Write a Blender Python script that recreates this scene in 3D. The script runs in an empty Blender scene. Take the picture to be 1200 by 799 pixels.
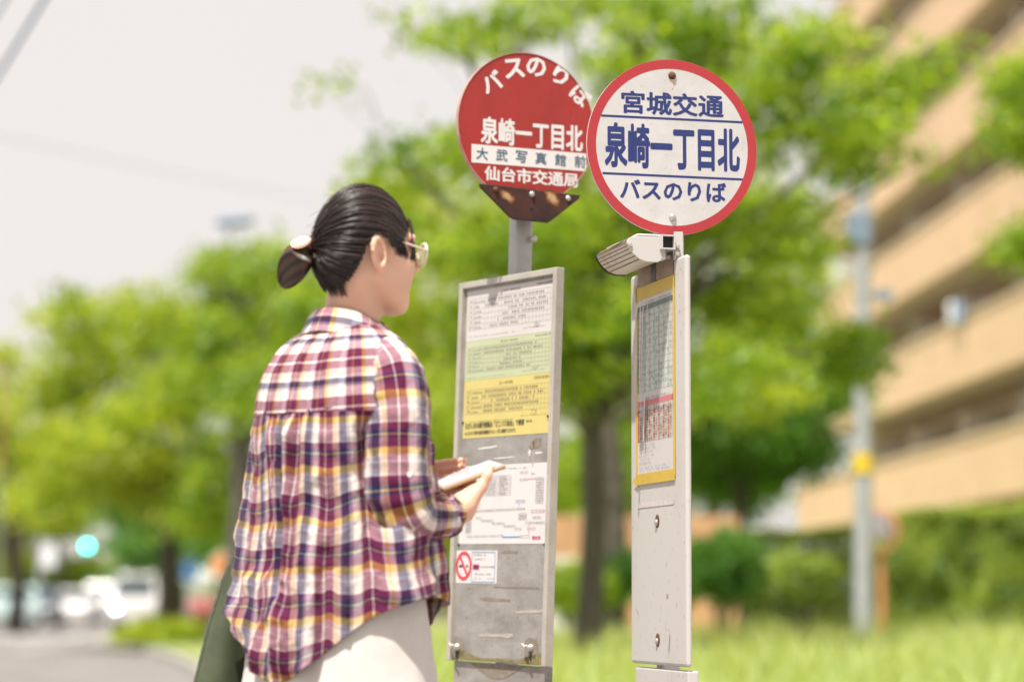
import bpy, math, random
import numpy as np
from mathutils import Vector, Matrix
R_ = random.Random(7)
NR = np.random.default_rng(11)
sc = bpy.context.scene
col = sc.collection
rad = math.radians

# ------------------------------------------------------------------ camera
FPX = 1200 * 85 / 36.0
PITCH = math.atan((705 - 399.5) / FPX)
CAM = np.array([0.0, 0.0, 0.8])
cd = bpy.data.cameras.new('camera'); cam = bpy.data.objects.new('camera', cd); col.objects.link(cam)
cd.lens = 85; cd.sensor_width = 36; cd.clip_start = 0.1; cd.clip_end = 3000
cam.location = CAM.tolist(); cam.rotation_euler = (math.pi / 2 + PITCH, 0, 0)
cd.dof.use_dof = True; cd.dof.focus_distance = 5.46; cd.dof.aperture_fstop = 1.8; cd.dof.aperture_blades = 0
sc.camera = cam

# ------------------------------------------------------------------ sky, sun, exposure
SUN_EL, SUN_AZ = rad(66), math.atan2(-0.45, -0.893)      # azimuth vector = (x, y) towards the sun
sun_dir = Vector((math.cos(SUN_EL) * -0.45, math.cos(SUN_EL) * -0.893, math.sin(SUN_EL)))
w = bpy.data.worlds.new('World'); sc.world = w; w.use_nodes = True
nt = w.node_tree; bgn = nt.nodes['Background']
sky = nt.nodes.new('ShaderNodeTexSky'); sky.sky_type = 'NISHITA'; sky.sun_disc = False
sky.sun_elevation = SUN_EL; sky.sun_rotation = SUN_AZ % (2 * math.pi)
sky.air_density = 1.0; sky.dust_density = 3.0; sky.ozone_density = 1.0
tc = nt.nodes.new('ShaderNodeTexCoord'); nz = nt.nodes.new('ShaderNodeTexNoise')
nz.inputs['Scale'].default_value = 2.2; nz.inputs['Detail'].default_value = 5
nt.links.new(tc.outputs['Generated'], nz.inputs['Vector'])
mr = nt.nodes.new('ShaderNodeMapRange'); mr.inputs['To Min'].default_value = 0.90; mr.inputs['To Max'].default_value = 0.97
nt.links.new(nz.outputs['Fac'], mr.inputs['Value'])
mx = nt.nodes.new('ShaderNodeMix'); mx.data_type = 'RGBA'
nt.links.new(mr.outputs['Result'], mx.inputs['Factor']); nt.links.new(sky.outputs['Color'], mx.inputs['A'])
mx.inputs['B'].default_value = (5.75, 5.4, 5.16, 1)      # bright veil of thin cloud over the blue
nt.links.new(mx.outputs['Result'], bgn.inputs['Color']); bgn.inputs['Strength'].default_value = 0.1
sl = bpy.data.lights.new('sun', 'SUN'); sl.energy = 4.9; sl.angle = rad(0.53); sl.color = (1.0, 0.94, 0.86)
so = bpy.data.objects.new('sun', sl); col.objects.link(so)
so.rotation_euler = sun_dir.to_track_quat('Z', 'Y').to_euler(); so.location = (-8, -6, 14)
sc.view_settings.view_transform = 'Standard'; sc.view_settings.look = 'None'
sc.view_settings.exposure = 0.68; sc.view_settings.gamma = 1.0; sc.view_settings.use_curve_mapping = False
sc.render.engine = 'CYCLES'
sc.cycles.use_denoising = True
sc.cycles.max_bounces = 6; sc.cycles.transparent_max_bounces = 8; sc.cycles.transmission_bounces = 4
sc.cycles.sample_clamp_indirect = 6.0

# ------------------------------------------------------------------ helpers
_fw = np.array([0, math.cos(PITCH), math.sin(PITCH)]); _up = np.array([0, -math.sin(PITCH), math.cos(PITCH)])
def ray(px, py):
    return np.array([1.0, 0, 0]) * ((px - 600) / FPX) + _up * ((399.5 - py) / FPX) + _fw
def at(px, py, D):
    d = ray(px, py); return CAM + d * (D / d[1])
def unit(v):
    v = np.asarray(v, float); return v / (np.linalg.norm(v) + 1e-12)

def prop(o, label=None, cat=None, group=None, kind=None):
    if label: o['label'] = label
    if cat: o['category'] = cat
    if group: o['group'] = group
    if kind: o['kind'] = kind
    return o
def thing(name, loc, label, cat, group=None):
    e = bpy.data.objects.new(name, None); e.empty_display_size = 0.1
    e.location = [float(c) for c in loc]; col.objects.link(e)
    return prop(e, label, cat, group)
def adopt(o, parent):
    if parent is None: return o
    o.parent = parent
    if parent.type == 'EMPTY':
        o.matrix_parent_inverse = Matrix.Translation(-Vector(parent.location))
    return o
def mesh_obj(name, V, Fs, mat, parent=None, smooth=False, uv=None, colattr=None):
    me = bpy.data.meshes.new(name)
    V = np.asarray(V, dtype=np.float32).reshape(-1, 3)
    if isinstance(Fs, np.ndarray):
        n, k = Fs.shape
        me.vertices.add(len(V)); me.vertices.foreach_set('co', V.ravel())
        me.loops.add(n * k); me.loops.foreach_set('vertex_index', Fs.astype(np.int32).ravel())
        me.polygons.add(n); me.polygons.foreach_set('loop_start', np.arange(0, n * k, k, dtype=np.int32))
        me.update(calc_edges=True)
    else:
        me.from_pydata(V.tolist(), [], Fs)
    if smooth:
        me.polygons.foreach_set('use_smooth', np.ones(len(me.polygons), bool))
    if uv is not None:
        l = me.uv_layers.new(name='UVMap'); idx = np.zeros(len(me.loops), np.int32)
        me.loops.foreach_get('vertex_index', idx)
        l.data.foreach_set('uv', np.asarray(uv, np.float32)[idx].ravel())
    if colattr is not None:
        a = me.color_attributes.new('tint', 'FLOAT_COLOR', 'POINT')
        c = np.ones((len(V), 4), np.float32); c[:, :colattr.shape[1]] = colattr; a.data.foreach_set('color', c.ravel())
    if mat: me.materials.append(mat)
    me.update()
    o = bpy.data.objects.new(name, me); col.objects.link(o)
    return adopt(o, parent)

class MB:
    """collects shapes, then links them as one mesh object"""
    def __init__(s): s.v = []; s.f = []
    def add(s, V, F):
        b = len(s.v); s.v += [tuple(map(float, p)) for p in V]; s.f += [tuple(i + b for i in f) for f in F]; return s
    def hexa(s, P):      # 8 points: bottom ring 0-3, top ring 4-7
        return s.add(P, [(3, 2, 1, 0), (4, 5, 6, 7), (0, 1, 5, 4), (1, 2, 6, 5), (2, 3, 7, 6), (3, 0, 4, 7)])
    def obox(s, c, ax, h):  # oriented box: centre, 3 axes, half sizes
        c = np.asarray(c, float); a, b, d = [np.asarray(ax[i], float) * h[i] for i in range(3)]
        return s.hexa([c - a - b - d, c + a - b - d, c + a + b - d, c - a + b - d, c - a - b + d, c + a - b + d, c + a + b + d, c - a + b + d])
    def box(s, x0, x1, y0, y1, z0, z1):
        return s.hexa([(x0, y0, z0), (x1, y0, z0), (x1, y1, z0), (x0, y1, z0), (x0, y0, z1), (x1, y0, z1), (x1, y1, z1), (x0, y1, z1)])
    def tube(s, pts, rs, n=10, cap=True):
        pts = [np.asarray(p, float) for p in pts]
        if not hasattr(rs, '__len__'): rs = [rs] * len(pts)
        b = len(s.v); ref = None
        for i, p in enumerate(pts):
            t = unit(pts[min(i + 1, len(pts) - 1)] - pts[max(i - 1, 0)])
            if ref is None: ref = unit(np.cross(t, [0, 0, 1] if abs(t[2]) < .9 else [1, 0, 0]))
            ref = unit(ref - t * (ref @ t)); bi = np.cross(t, ref)
            for k in range(n):
                a = 2 * math.pi * k / n
                s.v.append(tuple(p + rs[i] * (math.cos(a) * ref + math.sin(a) * bi)))
        m = len(pts)
        for i in range(m - 1):
            for k in range(n):
                s.f.append((b + i * n + k, b + i * n + (k + 1) % n, b + (i + 1) * n + (k + 1) % n, b + (i + 1) * n + k))
        if cap:
            s.f.append(tuple(b + k for k in reversed(range(n)))); s.f.append(tuple(b + (m - 1) * n + k for k in range(n)))
        return s
    def prism(s, poly, N, d):   # closed polygon (3D points), extruded by N*d
        n = len(poly); P = [np.asarray(p, float) for p in poly]; N = np.asarray(N, float)
        return s.add(P + [p + N * d for p in P], [tuple(reversed(range(n))), tuple(range(n, 2 * n))] + [(i, (i + 1) % n, n + (i + 1) % n, n + i) for i in range(n)])
    def build(s, name, mat, parent=None, smooth=False, bevel=0.0, seg=2):
        o = mesh_obj(name, np.array(s.v), s.f, mat, parent)
        if smooth:
            me = o.data; me.polygons.foreach_set('use_smooth', np.ones(len(me.polygons), bool))
            try: me.set_sharp_from_angle(angle=rad(40))
            except Exception: pass
        if bevel:
            m = o.modifiers.new('bevel', 'BEVEL'); m.width = bevel; m.segments = seg; m.limit_method = 'ANGLE'; m.angle_limit = rad(40)
        return o

def vnoise(P, scale=1.0, seed=0):
    """smooth value noise in [-1,1]; P (...,3)"""
    P = np.asarray(P, float) * scale + seed * 17.31
    i = np.floor(P).astype(np.int64); f = P - i; f = f * f * (3 - 2 * f)
    def h(a, b, c):
        n = (a * 374761393 + b * 668265263 + c * 2147483647 + seed * 9176) & 0x7fffffff
        n = ((n ^ (n >> 13)) * 1274126177) & 0x7fffffff
        return ((n ^ (n >> 16)) & 0xffff) / 32767.5 - 1.0
    r = 0
    for a in (0, 1):
        for b in (0, 1):
            for c in (0, 1):
                wgt = (f[..., 0] if a else 1 - f[..., 0]) * (f[..., 1] if b else 1 - f[..., 1]) * (f[..., 2] if c else 1 - f[..., 2])
                r = r + wgt * h(i[..., 0] + a, i[..., 1] + b, i[..., 2] + c)
    return r
def fbm(P, scale=1.0, seed=0, oc=3):
    r = 0; a = 1.0
    for k in range(oc): r = r + a * vnoise(P, scale * 2 ** k, seed + k); a *= .5
    return r

# ------------------------------------------------------------------ materials
def new_mat(name):
    m = bpy.data.materials.new(name); m.use_nodes = True
    return m, m.node_tree, m.node_tree.nodes['Principled BSDF']
def pbr(name, c, rough=.6, metal=0.0, var=0.0, scale=20, bump=0.0, bscale=60, c2=None, spec=.5, coord='Object', stretch=(1, 1, 1), lo=.35, hi=.65):
    m, t, p = new_mat(name)
    p.inputs['Base Color'].default_value = (*c, 1); p.inputs['Roughness'].default_value = rough
    p.inputs['Metallic'].default_value = metal; p.inputs['Specular IOR Level'].default_value = spec
    L = t.links.new
    if var or c2 or bump:
        tcn = t.nodes.new('ShaderNodeTexCoord'); mp = t.nodes.new('ShaderNodeMapping'); mp.inputs['Scale'].default_value = stretch
        L(tcn.outputs[coord], mp.inputs['Vector'])
    if var or c2:
        n = t.nodes.new('ShaderNodeTexNoise'); n.inputs['Scale'].default_value = scale; n.inputs['Detail'].default_value = 6; n.inputs['Roughness'].default_value = .65
        L(mp.outputs[0], n.inputs['Vector'])
        r = t.nodes.new('ShaderNodeMapRange'); r.inputs['From Min'].default_value = lo; r.inputs['From Max'].default_value = hi; L(n.outputs['Fac'], r.inputs['Value'])
        x = t.nodes.new('ShaderNodeMix'); x.data_type = 'RGBA'; L(r.outputs['Result'], x.inputs['Factor'])
        if c2 is None: c2 = tuple(max(0, k * (1 - var)) for k in c)
        x.inputs['A'].default_value = (*c, 1); x.inputs['B'].default_value = (*c2, 1); L(x.outputs['Result'], p.inputs['Base Color'])
    if bump:
        n2 = t.nodes.new('ShaderNodeTexNoise'); n2.inputs['Scale'].default_value = bscale; n2.inputs['Detail'].default_value = 4; L(mp.outputs[0], n2.inputs['Vector'])
        b = t.nodes.new('ShaderNodeBump'); b.inputs['Strength'].default_value = bump; b.inputs['Distance'].default_value = .01
        L(n2.outputs['Fac'], b.inputs['Height']); L(b.outputs['Normal'], p.inputs['Normal'])
    return m
def leaf_mat(name, c, c2, trans=.35):
    m, t, p = new_mat(name); L = t.links.new
    a = t.nodes.new('ShaderNodeVertexColor'); a.layer_name = 'tint'
    s = t.nodes.new('ShaderNodeSeparateColor'); L(a.outputs['Color'], s.inputs[0])
    x = t.nodes.new('ShaderNodeMix'); x.data_type = 'RGBA'; L(s.outputs[0], x.inputs['Factor'])
    x.inputs['A'].default_value = (*c, 1); x.inputs['B'].default_value = (*c2, 1)
    L(x.outputs['Result'], p.inputs['Base Color']); p.inputs['Roughness'].default_value = .45
    tr = t.nodes.new('ShaderNodeBsdfTranslucent')
    g = t.nodes.new('ShaderNodeMix'); g.data_type = 'RGBA'; g.blend_type = 'MULTIPLY'; g.inputs['Factor'].default_value = 1
    L(x.outputs['Result'], g.inputs['A']); g.inputs['B'].default_value = (2.1, 1.9, .55, 1); L(g.outputs['Result'], tr.inputs['Color'])
    ms = t.nodes.new('ShaderNodeMixShader'); ms.inputs[0].default_value = trans
    L(p.outputs[0], ms.inputs[1]); L(tr.outputs[0], ms.inputs[2]); L(ms.outputs[0], t.nodes['Material Output'].inputs['Surface'])
    return m

def text_mesh(body, bold=0.0, res=2):
    cu = bpy.data.curves.new('t', 'FONT'); cu.body = body; cu.offset = bold; cu.resolution_u = res
    o = bpy.data.objects.new('t', cu); col.objects.link(o)
    dg = bpy.context.evaluated_depsgraph_get(); me = bpy.data.meshes.new_from_object(o.evaluated_get(dg))
    V = np.array([v.co[:] for v in me.vertices]); F = [tuple(p.vertices) for p in me.polygons]
    bpy.data.objects.remove(o); bpy.data.curves.remove(cu); bpy.data.meshes.remove(me)
    return V, F

class Plane:
    """a flat face with its own frame: O origin, U right, V up, N outward"""
    def __init__(s, O, yaw, lean=0.0):
        c, sn = math.cos(yaw), math.sin(yaw); cl, sl_ = math.cos(lean), math.sin(lean)
        Rm = np.array([[cl, 0, sl_], [0, 1, 0], [-sl_, 0, cl]])
        s.O = np.asarray(O, float); s.U = Rm @ np.array([c, -sn, 0]); s.V = Rm @ np.array([0, 0, 1.0]); s.N = Rm @ np.array([-sn, -c, 0])
    def inv(s, px, py):
        d = ray(px, py); t = ((s.O - CAM) @ s.N) / (d @ s.N); q = CAM + d * t - s.O; return q @ s.U, q @ s.V
    def pt(s, u, v, h=0.0): return s.O + s.U * u + s.V * v + s.N * h
    def quad(s, mb, u0, v0, u1, v1, h):
        return mb.add([s.pt(u0, v0, h), s.pt(u1, v0, h), s.pt(u1, v1, h), s.pt(u0, v1, h)], [(0, 1, 2, 3)])
    def slab(s, mb, u0, v0, u1, v1, h0, h1):
        return mb.hexa([s.pt(u0, v0, h0), s.pt(u1, v0, h0), s.pt(u1, v1, h0), s.pt(u0, v1, h0), s.pt(u0, v0, h1), s.pt(u1, v0, h1), s.pt(u1, v1, h1), s.pt(u0, v1, h1)])
    def line(s, mb, u0, v0, u1, v1, wd, h):
        d = unit([u1 - u0, v1 - v0]) ; n = np.array([-d[1], d[0]]) * wd / 2
        P = [(u0 - n[0], v0 - n[1]), (u1 - n[0], v1 - n[1]), (u1 + n[0], v1 + n[1]), (u0 + n[0], v0 + n[1])]
        return mb.add([s.pt(a, b, h) for a, b in P], [(0, 1, 2, 3)])
    def text(s, mb, body, c, wdt, hgt, ang, h, bold=0.03):
        V, F = text_mesh(body, 0.0)
        lo, hi = V.min(0), V.max(0); sz = hi - lo + 1e-9; V = (V - (lo + hi) / 2) / sz
        ca, sa = math.cos(ang), math.sin(ang); e = max(0, bold)     # strokes thickened by overlaid copies, each a hair higher
        k = 1 / (1 + 2 * e / sz[0]), 1 / (1 + 2 * e / sz[1])
        for q, (ox, oy) in enumerate(((0, 0), (1, 0), (-1, 0), (0, .8), (0, -.8), (.7, .6), (-.7, .6), (.7, -.6), (-.7, -.6)) if e > 0 else ((0, 0),)):
            P = []
            for x, y in V[:, :2]:
                x = x * k[0] + ox * e / sz[0]; y = y * k[1] + oy * e / sz[1]
                P.append(s.pt(c[0] + x * wdt * ca - y * hgt * sa, c[1] + x * wdt * sa + y * hgt * ca, h + q * .00003))
            mb.add(P, F)
        return mb
    def text_px(s, mb, body, L, Rr, hpx, h, bold=0.03, D=None):
        a = np.array(s.inv(*L)); b = np.array(s.inv(*Rr)); c = (a + b) / 2
        up_ = np.array(s.inv((L[0] + Rr[0]) / 2, (L[1] + Rr[1]) / 2 - hpx / 2)); dn = np.array(s.inv((L[0] + Rr[0]) / 2, (L[1] + Rr[1]) / 2 + hpx / 2))
        return s.text(mb, body, c, np.linalg.norm(b - a), abs(up_[1] - dn[1]), math.atan2(b[1] - a[1], b[0] - a[0]) * .5, h, bold)
    def disc(s, mb, r, h0, h1, n=96, c=(0, 0), r0=0.0):
        if r0 == 0:
            P0 = [s.pt(c[0] + r * math.cos(2 * math.pi * k / n), c[1] + r * math.sin(2 * math.pi * k / n), h0) for k in range(n)]
            return mb.prism(P0, s.N, h1 - h0)
        b = []
        for hh in (h0, h1):
            for rr in (r, r0):
                b += [s.pt(c[0] + rr * math.cos(2 * math.pi * k / n), c[1] + rr * math.sin(2 * math.pi * k / n), hh) for k in range(n)]
        F = []
        for k in range(n):
            j = (k + 1) % n
            F += [(2 * n + k, 2 * n + j, 3 * n + j, 3 * n + k), (k, j, 2 * n + j, 2 * n + k), (n + j, n + k, 3 * n + k, 3 * n + j), (j, k, n + k, n + j)]
        return mb.add(b, F)
    def dome(s, mb, c, r, h, hh, n=14):   # a round bolt head
        V = [s.pt(c[0], c[1], h + hh)]; F = []
        for q, (rr, hz) in enumerate(((.55, .85), (.9, .4), (1, 0))):
            V += [s.pt(c[0] + r * rr * math.cos(2 * math.pi * k / n), c[1] + r * rr * math.sin(2 * math.pi * k / n), h + hh * hz) for k in range(n)]
            for k in range(n):
                j = (k + 1) % n
                F.append((0, 1 + k, 1 + j) if q == 0 else (1 + (q - 1) * n + k, 1 + q * n + k, 1 + q * n + j, 1 + (q - 1) * n + j))
        return mb.add(V, F)
# ------------------------------------------------------------------ the setting
M = {}
M['soil'] = pbr('soil', (.16, .12, .08), .95, var=.4, scale=3)
M['asphalt'] = pbr('asphalt', (.22, .205, .195), .9, var=.25, scale=1.2, bump=.3, bscale=200)
M['pave'] = pbr('paving', (.30, .27, .25), .85, var=.25, scale=4, bump=.2)
M['kerb'] = pbr('kerb concrete', (.38, .36, .33), .85, var=.2, scale=6)
M['paint'] = pbr('road paint', (.75, .74, .72), .7, var=.2, scale=5)
M['turf'] = pbr('turf', (.20, .26, .07), .9, c2=(.28, .31, .11), scale=.8)
def sheet(name, poly, z, mat):
    o = mesh_obj(name, [(x, y, z) for x, y in poly], [tuple(range(len(poly)))], mat); o['kind'] = 'structure'; return o
sheet('ground', [(-900, -900), (900, -900), (900, 2400), (-900, 2400)], -0.2, M['soil'])
sheet('road', [(-60, -40), (-2.6, -40), (-2.6, 18), (-3.0, 24), (-3.9, 30), (-5.4, 38), (-6.9, 45), (-8.3, 55), (-8.8, 65), (-9.0, 90), (-9, 420), (-24, 420), (-60, 120)], -0.12, M['asphalt'])
pv = MB().prism([(-2.5, -10, -.19), (30, -10, -.19), (30, 10.2, -.19), (-2.5, 10.2, -.19)], (0, 0, 1), .19).build('pavement', M['pave']); pv['kind'] = 'structure'
kb = MB()
edge = [(-2.6, -10), (-2.6, 18), (-3.0, 24), (-3.9, 30), (-5.4, 38), (-6.9, 45), (-8.3, 55), (-8.8, 65), (-9.0, 90)]
for a, b in zip(edge[:-1], edge[1:]):
    d = unit([b[0] - a[0], b[1] - a[1]]); n = np.array([-d[1], d[0]]) * .15
    kb.hexa([(a[0], a[1], -.16), (a[0] - n[0], a[1] - n[1], -.16), (b[0] - n[0], b[1] - n[1], -.16), (b[0], b[1], -.16), (a[0], a[1], .02), (a[0] - n[0], a[1] - n[1], .02), (b[0] - n[0], b[1] - n[1], .02), (b[0], b[1], .02)])
k = kb.build('kerb', M['kerb']); k['kind'] = 'structure'
mkm = MB()
for i in range(14):   # lane dashes and a stop line, on the road
    y0 = 20 + i * 9; mkm.add([(-8.9 - i * .22, y0, -.114), (-8.75 - i * .22, y0, -.114), (-8.85 - i * .22, y0 + 5, -.114), (-9.0 - i * .22, y0 + 5, -.114)], [(0, 1, 2, 3)])
mkm.add([(-16, 58, -.114), (-9.2, 58, -.114), (-9.2, 58.5, -.114), (-16, 58.5, -.114)], [(0, 1, 2, 3)])
for i in range(8):
    mkm.add([(-16 + i * .9, 61, -.114), (-15.55 + i * .9, 61, -.114), (-15.55 + i * .9, 64.5, -.114), (-16 + i * .9, 64.5, -.114)], [(0, 1, 2, 3)])
mm = mkm.build('road_marking', M['paint']); mm['kind'] = 'structure'
vg = MB().prism([(-2.44, 10.6, -.15), (30, 10.6, -.15), (34, 120, -.15), (-8.8, 90, -.15), (-8.6, 65, -.15), (-8.1, 55, -.15), (-6.7, 45, -.15), (-5.2, 38, -.15), (-3.72, 30, -.15), (-2.84, 24, -.15), (-2.44, 18, -.15)], (0, 0, 1), .2).build('lawn', M['turf']); vg['kind'] = 'structure'

# ---- grass blades on the lawn (nobody could count them)
def blades(name, n, region, hgt, wd, mat, label, z0=.05):
    y = region[0] + (region[1] - region[0]) * NR.random(n) ** 1.2
    # lateral range inside a generous wedge round the view
    x0 = np.maximum(-y * .04 - .6, -2.3); x1 = y * .25 + 1.5
    x = x0 + (x1 - x0) * NR.random(n)
    patch = .75 + .35 * fbm(np.stack([x, y, 0 * x], 1), .5, 3) 
    h = hgt * (.35 + .75 * NR.random(n) + .5 * NR.random(n) ** 6) * np.clip(patch * 1.3 - .25, .25, 1.5)
    a = NR.random(n) * 2 * math.pi; ca, sa = np.cos(a), np.sin(a)
    bend = h * (.15 + .5 * NR.random(n)); b = NR.random(n) * 2 * math.pi
    base = np.stack([x, y, np.full(n, z0)], 1); side = np.stack([ca, sa, 0 * ca], 1) * (wd * (.6 + .8 * NR.random(n)))[:, None] / 2
    mid = base + np.stack([np.cos(b) * bend * .3, np.sin(b) * bend * .3, h * .6], 1)
    tip = base + np.stack([np.cos(b) * bend, np.sin(b) * bend, h], 1)
    V = np.stack([base - side, base + side, mid + side * .8, mid - side * .8, tip], 1).reshape(-1, 3)
    i = np.arange(n) * 5
    Fq = np.stack([i, i + 1, i + 2, i + 3], 1); Ft = np.stack([i + 3, i + 2, i + 4, i + 4], 1)
    Fs = [tuple(q) for q in Fq.tolist()] + [tuple(q[:3]) for q in Ft.tolist()]
    tint = np.repeat(np.clip(.5 + .5 * patch - .5 + .35 * NR.standard_normal(n), 0, 1), 5)
    o = mesh_obj(name, V, Fs, mat, colattr=np.stack([tint] * 3, 1)); prop(o, label, 'grass', kind='stuff'); return o
M['grass'] = leaf_mat('grass blades', (.30, .40, .13), (.47, .53, .23), .35)
blades('grass', 60000, (11.5, 34), .50, .016, M['grass'], 'long yellow-green grass covering the lawn behind the signs')

# ------------------------------------------------------------------ trees
M['bark'] = pbr('bark', (.12, .105, .09), .95, var=.45, scale=9, bump=.8, bscale=25, stretch=(1, 1, .25))
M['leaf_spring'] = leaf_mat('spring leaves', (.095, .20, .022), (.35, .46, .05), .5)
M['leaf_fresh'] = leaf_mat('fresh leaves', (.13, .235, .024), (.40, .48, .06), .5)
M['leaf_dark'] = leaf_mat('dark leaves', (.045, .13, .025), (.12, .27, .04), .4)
M['leaf_hedge'] = leaf_mat('hedge leaves', (.10, .18, .035), (.36, .45, .10), .4)
def leaf_cloud(C, S, tint, size, flat=.6):
    """C centres (n,3), leaf quads folded along the midrib"""
    n = len(C)
    d = NR.standard_normal((n, 3)); d[:, 2] = np.abs(d[:, 2]) * .6 + .15
    nrm = d / np.linalg.norm(d, axis=1, keepdims=True)
    t = NR.standard_normal((n, 3)); t -= nrm * (t * nrm).sum(1, keepdims=True); t /= np.linalg.norm(t, axis=1, keepdims=True)
    b = np.cross(nrm, t); L = (size * (.6 + .8 * NR.random(n)))[:, None]; W = L * .55
    V = np.stack([C - t * L / 2, C + b * W / 2 + nrm * W * .12, C + t * L / 2, C - b * W / 2 + nrm * W * .12], 1).reshape(-1, 3)
    i = np.arange(n) * 4
    Fq = np.concatenate([np.stack([i, i + 1, i + 2], 1), np.stack([i, i + 2, i + 3], 1)])
    return V, Fq, np.repeat(tint, 4)
def fill_blobs(blobs, n_leaf, size, clump, light=0.5, vspread=.5):
    """blobs: (centre, (rx,ry,rz), density)"""
    Cs, Ts = [], []
    wts = np.array([b[1][0] * b[1][2] * b[2] for b in blobs]); wts = wts / wts.sum()
    for (c, r, dn), wt in zip(blobs, wts):
        nl = max(30, int(n_leaf * wt)); nc = max(5, int(nl / 60))
        q = NR.standard_normal((nc, 3)); q /= np.linalg.norm(q, axis=1, keepdims=True)
        q *= (NR.random(nc) ** .45)[:, None]
        cc = np.asarray(c) + q * np.asarray(r)
        tc_ = np.clip(light + .22 * NR.standard_normal(nc), 0, 1)
        k = NR.integers(0, nc, nl)
        off = NR.standard_normal((nl, 3)) * np.array([1, 1, vspread]) * clump
        Cs.append(cc[k] + off); Ts.append(np.clip(tc_[k] + .1 * NR.standard_normal(nl), 0, 1))
    return np.concatenate(Cs), np.concatenate(Ts)
def tree(name, base, fork, r0, blobs, n_leaf, size, clump, leafmat, label, light=.5, cat='tree', group=None, lean=0.0, twigs=4):
    t = thing(name, base, label, cat, group)
    base = np.asarray(base, float); fork = np.asarray(fork, float)
    mb = MB(); pts = []
    for i in range(7):
        s = i / 6; p = base * (1 - s) + fork * s + np.array([.12 * math.sin(3 * s + lean), .08 * math.sin(2.3 * s), 0]) * s * (1 - s) * 4 * r0 * 4
        pts.append(p)
    mb.tube(pts, [r0 * (1.45 if i == 0 else 1.12 - .35 * i / 6) for i in range(7)], 12)
    for (c, r, dn) in blobs:
        c = np.asarray(c, float); s0 = R_.uniform(.72, 1.0); a = base * (1 - s0) + fork * s0
        dvec = c - a; L = np.linalg.norm(dvec)
        m1 = a + dvec * .35 + np.array([0, 0, .10 * L]); m2 = a + dvec * .7 + np.array([R_.uniform(-.05, .05) * L, R_.uniform(-.05, .05) * L, .07 * L])
        rb = r0 * R_.uniform(.3, .5) * (1 if dn > .3 else .18)
        mb.tube([a, m1, m2, c], [rb, rb * .7, rb * .45, rb * .2], 7)
        for q in range(twigs):
            e = c + np.array([R_.uniform(-1, 1) * r[0], R_.uniform(-1, 1) * r[1], R_.uniform(-.6, .9) * r[2]]) * .8
            st = m2 * .5 + c * .5; mb.tube([st, (st + e) / 2 + np.array([0, 0, .05 * L]), e], [rb * .25, rb * .16, rb * .06], 5)
    mb.build('trunk', M['bark'], t, smooth=True)
    C, T = fill_blobs(blobs, n_leaf, size, clump, light)
    V, Fq, tt = leaf_cloud(C, None, T, size)
    mesh_obj('crown', V, Fq, leafmat, t, colattr=np.stack([tt] * 3, 1))
    return t
def pxblobs(lst, D, dep=1.0):
    out = []
    for b in lst:
        px, py, rx, ry = b[:4]; dd = b[4] if len(b) > 4 else R_.uniform(-dep, dep); dn = b[5] if len(b) > 5 else 1.0
        s = (D + dd) / FPX; out.append((at(px, py, D + dd), (rx * s, (rx + ry) / 2 * s, ry * s), dn))
    return out
# the near tree whose trunk stands between the two stops
A = pxblobs([(545, 45, 55, 26), (600, 28, 65, 28), (660, 5, 60, 22), (455, 12, 28, 12, 0, .25), (405, 104, 14, 9, 0, .2), (372, 101, 6, 4, 0, .2), (760, 20, 60, 40), (730, 95, 60, 45),
             (850, 40, 90, 55), (950, 60, 80, 50), (1040, 95, 75, 38), (1110, 65, 40, 22, 0, .6), (905, 140, 90, 60), (990, 165, 75, 45),
             (1080, 190, 30, 16, 0, .5), (560, 185, 55, 45), (480, 205, 55, 45, 1, .8), (600, 290, 90, 70), (690, 260, 70, 70), (530, 290, 60, 60, 2, .8),
             (860, 250, 90, 60), (930, 280, 60, 50), (720, 380, 70, 60), (850, 360, 80, 55), (930, 400, 80, 50), (1010, 420, 55, 38), (660, 420, 60, 60),
             (560, 400, 70, 60), (850, 440, 70, 45), (780, 300, 60, 60), (770, 180, 60, 60)], 24, 1.6)
tree('street_tree', (0.74, 24, .05), at(690, 420, 24), .125, A, 27000, .11, .17, M['leaf_spring'], 'tall leafy tree whose dark trunk rises between the two stop signs', .5, group='trees along the street')
# the second trunk seen behind it, further off
Bt = pxblobs([(700, 300, 90, 80), (560, 300, 80, 80), (640, 200, 100, 70), (820, 220, 100, 70), (880, 330, 90, 70), (740, 450, 90, 60), (590, 470, 90, 70), (500, 480, 60, 70), (880, 450, 80, 50)], 38, 2)
tree('street_tree', (1.55, 38, .05), at(712, 470, 38), .2, Bt, 13000, .15, .26, M['leaf_fresh'], 'bright green tree further back, behind the trunk between the stops', .55, group='trees along the street')
# the mass on the left
L1 = pxblobs([(95, 375, 45, 32), (170, 370, 55, 40), (215, 395, 60, 50), (120, 430, 80, 50), (210, 455, 70, 55), (70, 470, 45, 40), (160, 510, 90, 50), (110, 555, 75, 40), (190, 570, 70, 45), (60, 590, 50, 30), (230, 560, 60, 50)], 46, 2)
tree('street_tree', at(196, 752, 46) * [1, 1, 0] + [0, 0, .05], at(190, 590, 46), .21, L1, 20000, .15, .25, M['leaf_fresh'], 'rounded yellow-green tree at the left, next to the road', .62, group='trees along the street')
L2 = pxblobs([(270, 320, 55, 32), (330, 315, 55, 36), (300, 370, 80, 55), (380, 370, 60, 60), (260, 430, 80, 60), (340, 460, 90, 70), (420, 430, 70, 70), (300, 560, 80, 60), (250, 600, 60, 40), (400, 540, 80, 60)], 42, 2)
tree('street_tree', at(262, 752, 42) * [1, 1, 0] + [0, 0, .05], at(285, 520, 42), .24, L2, 24000, .14, .25, M['leaf_spring'], 'broad green tree just behind the standing person', .5, group='trees along the street')
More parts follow.
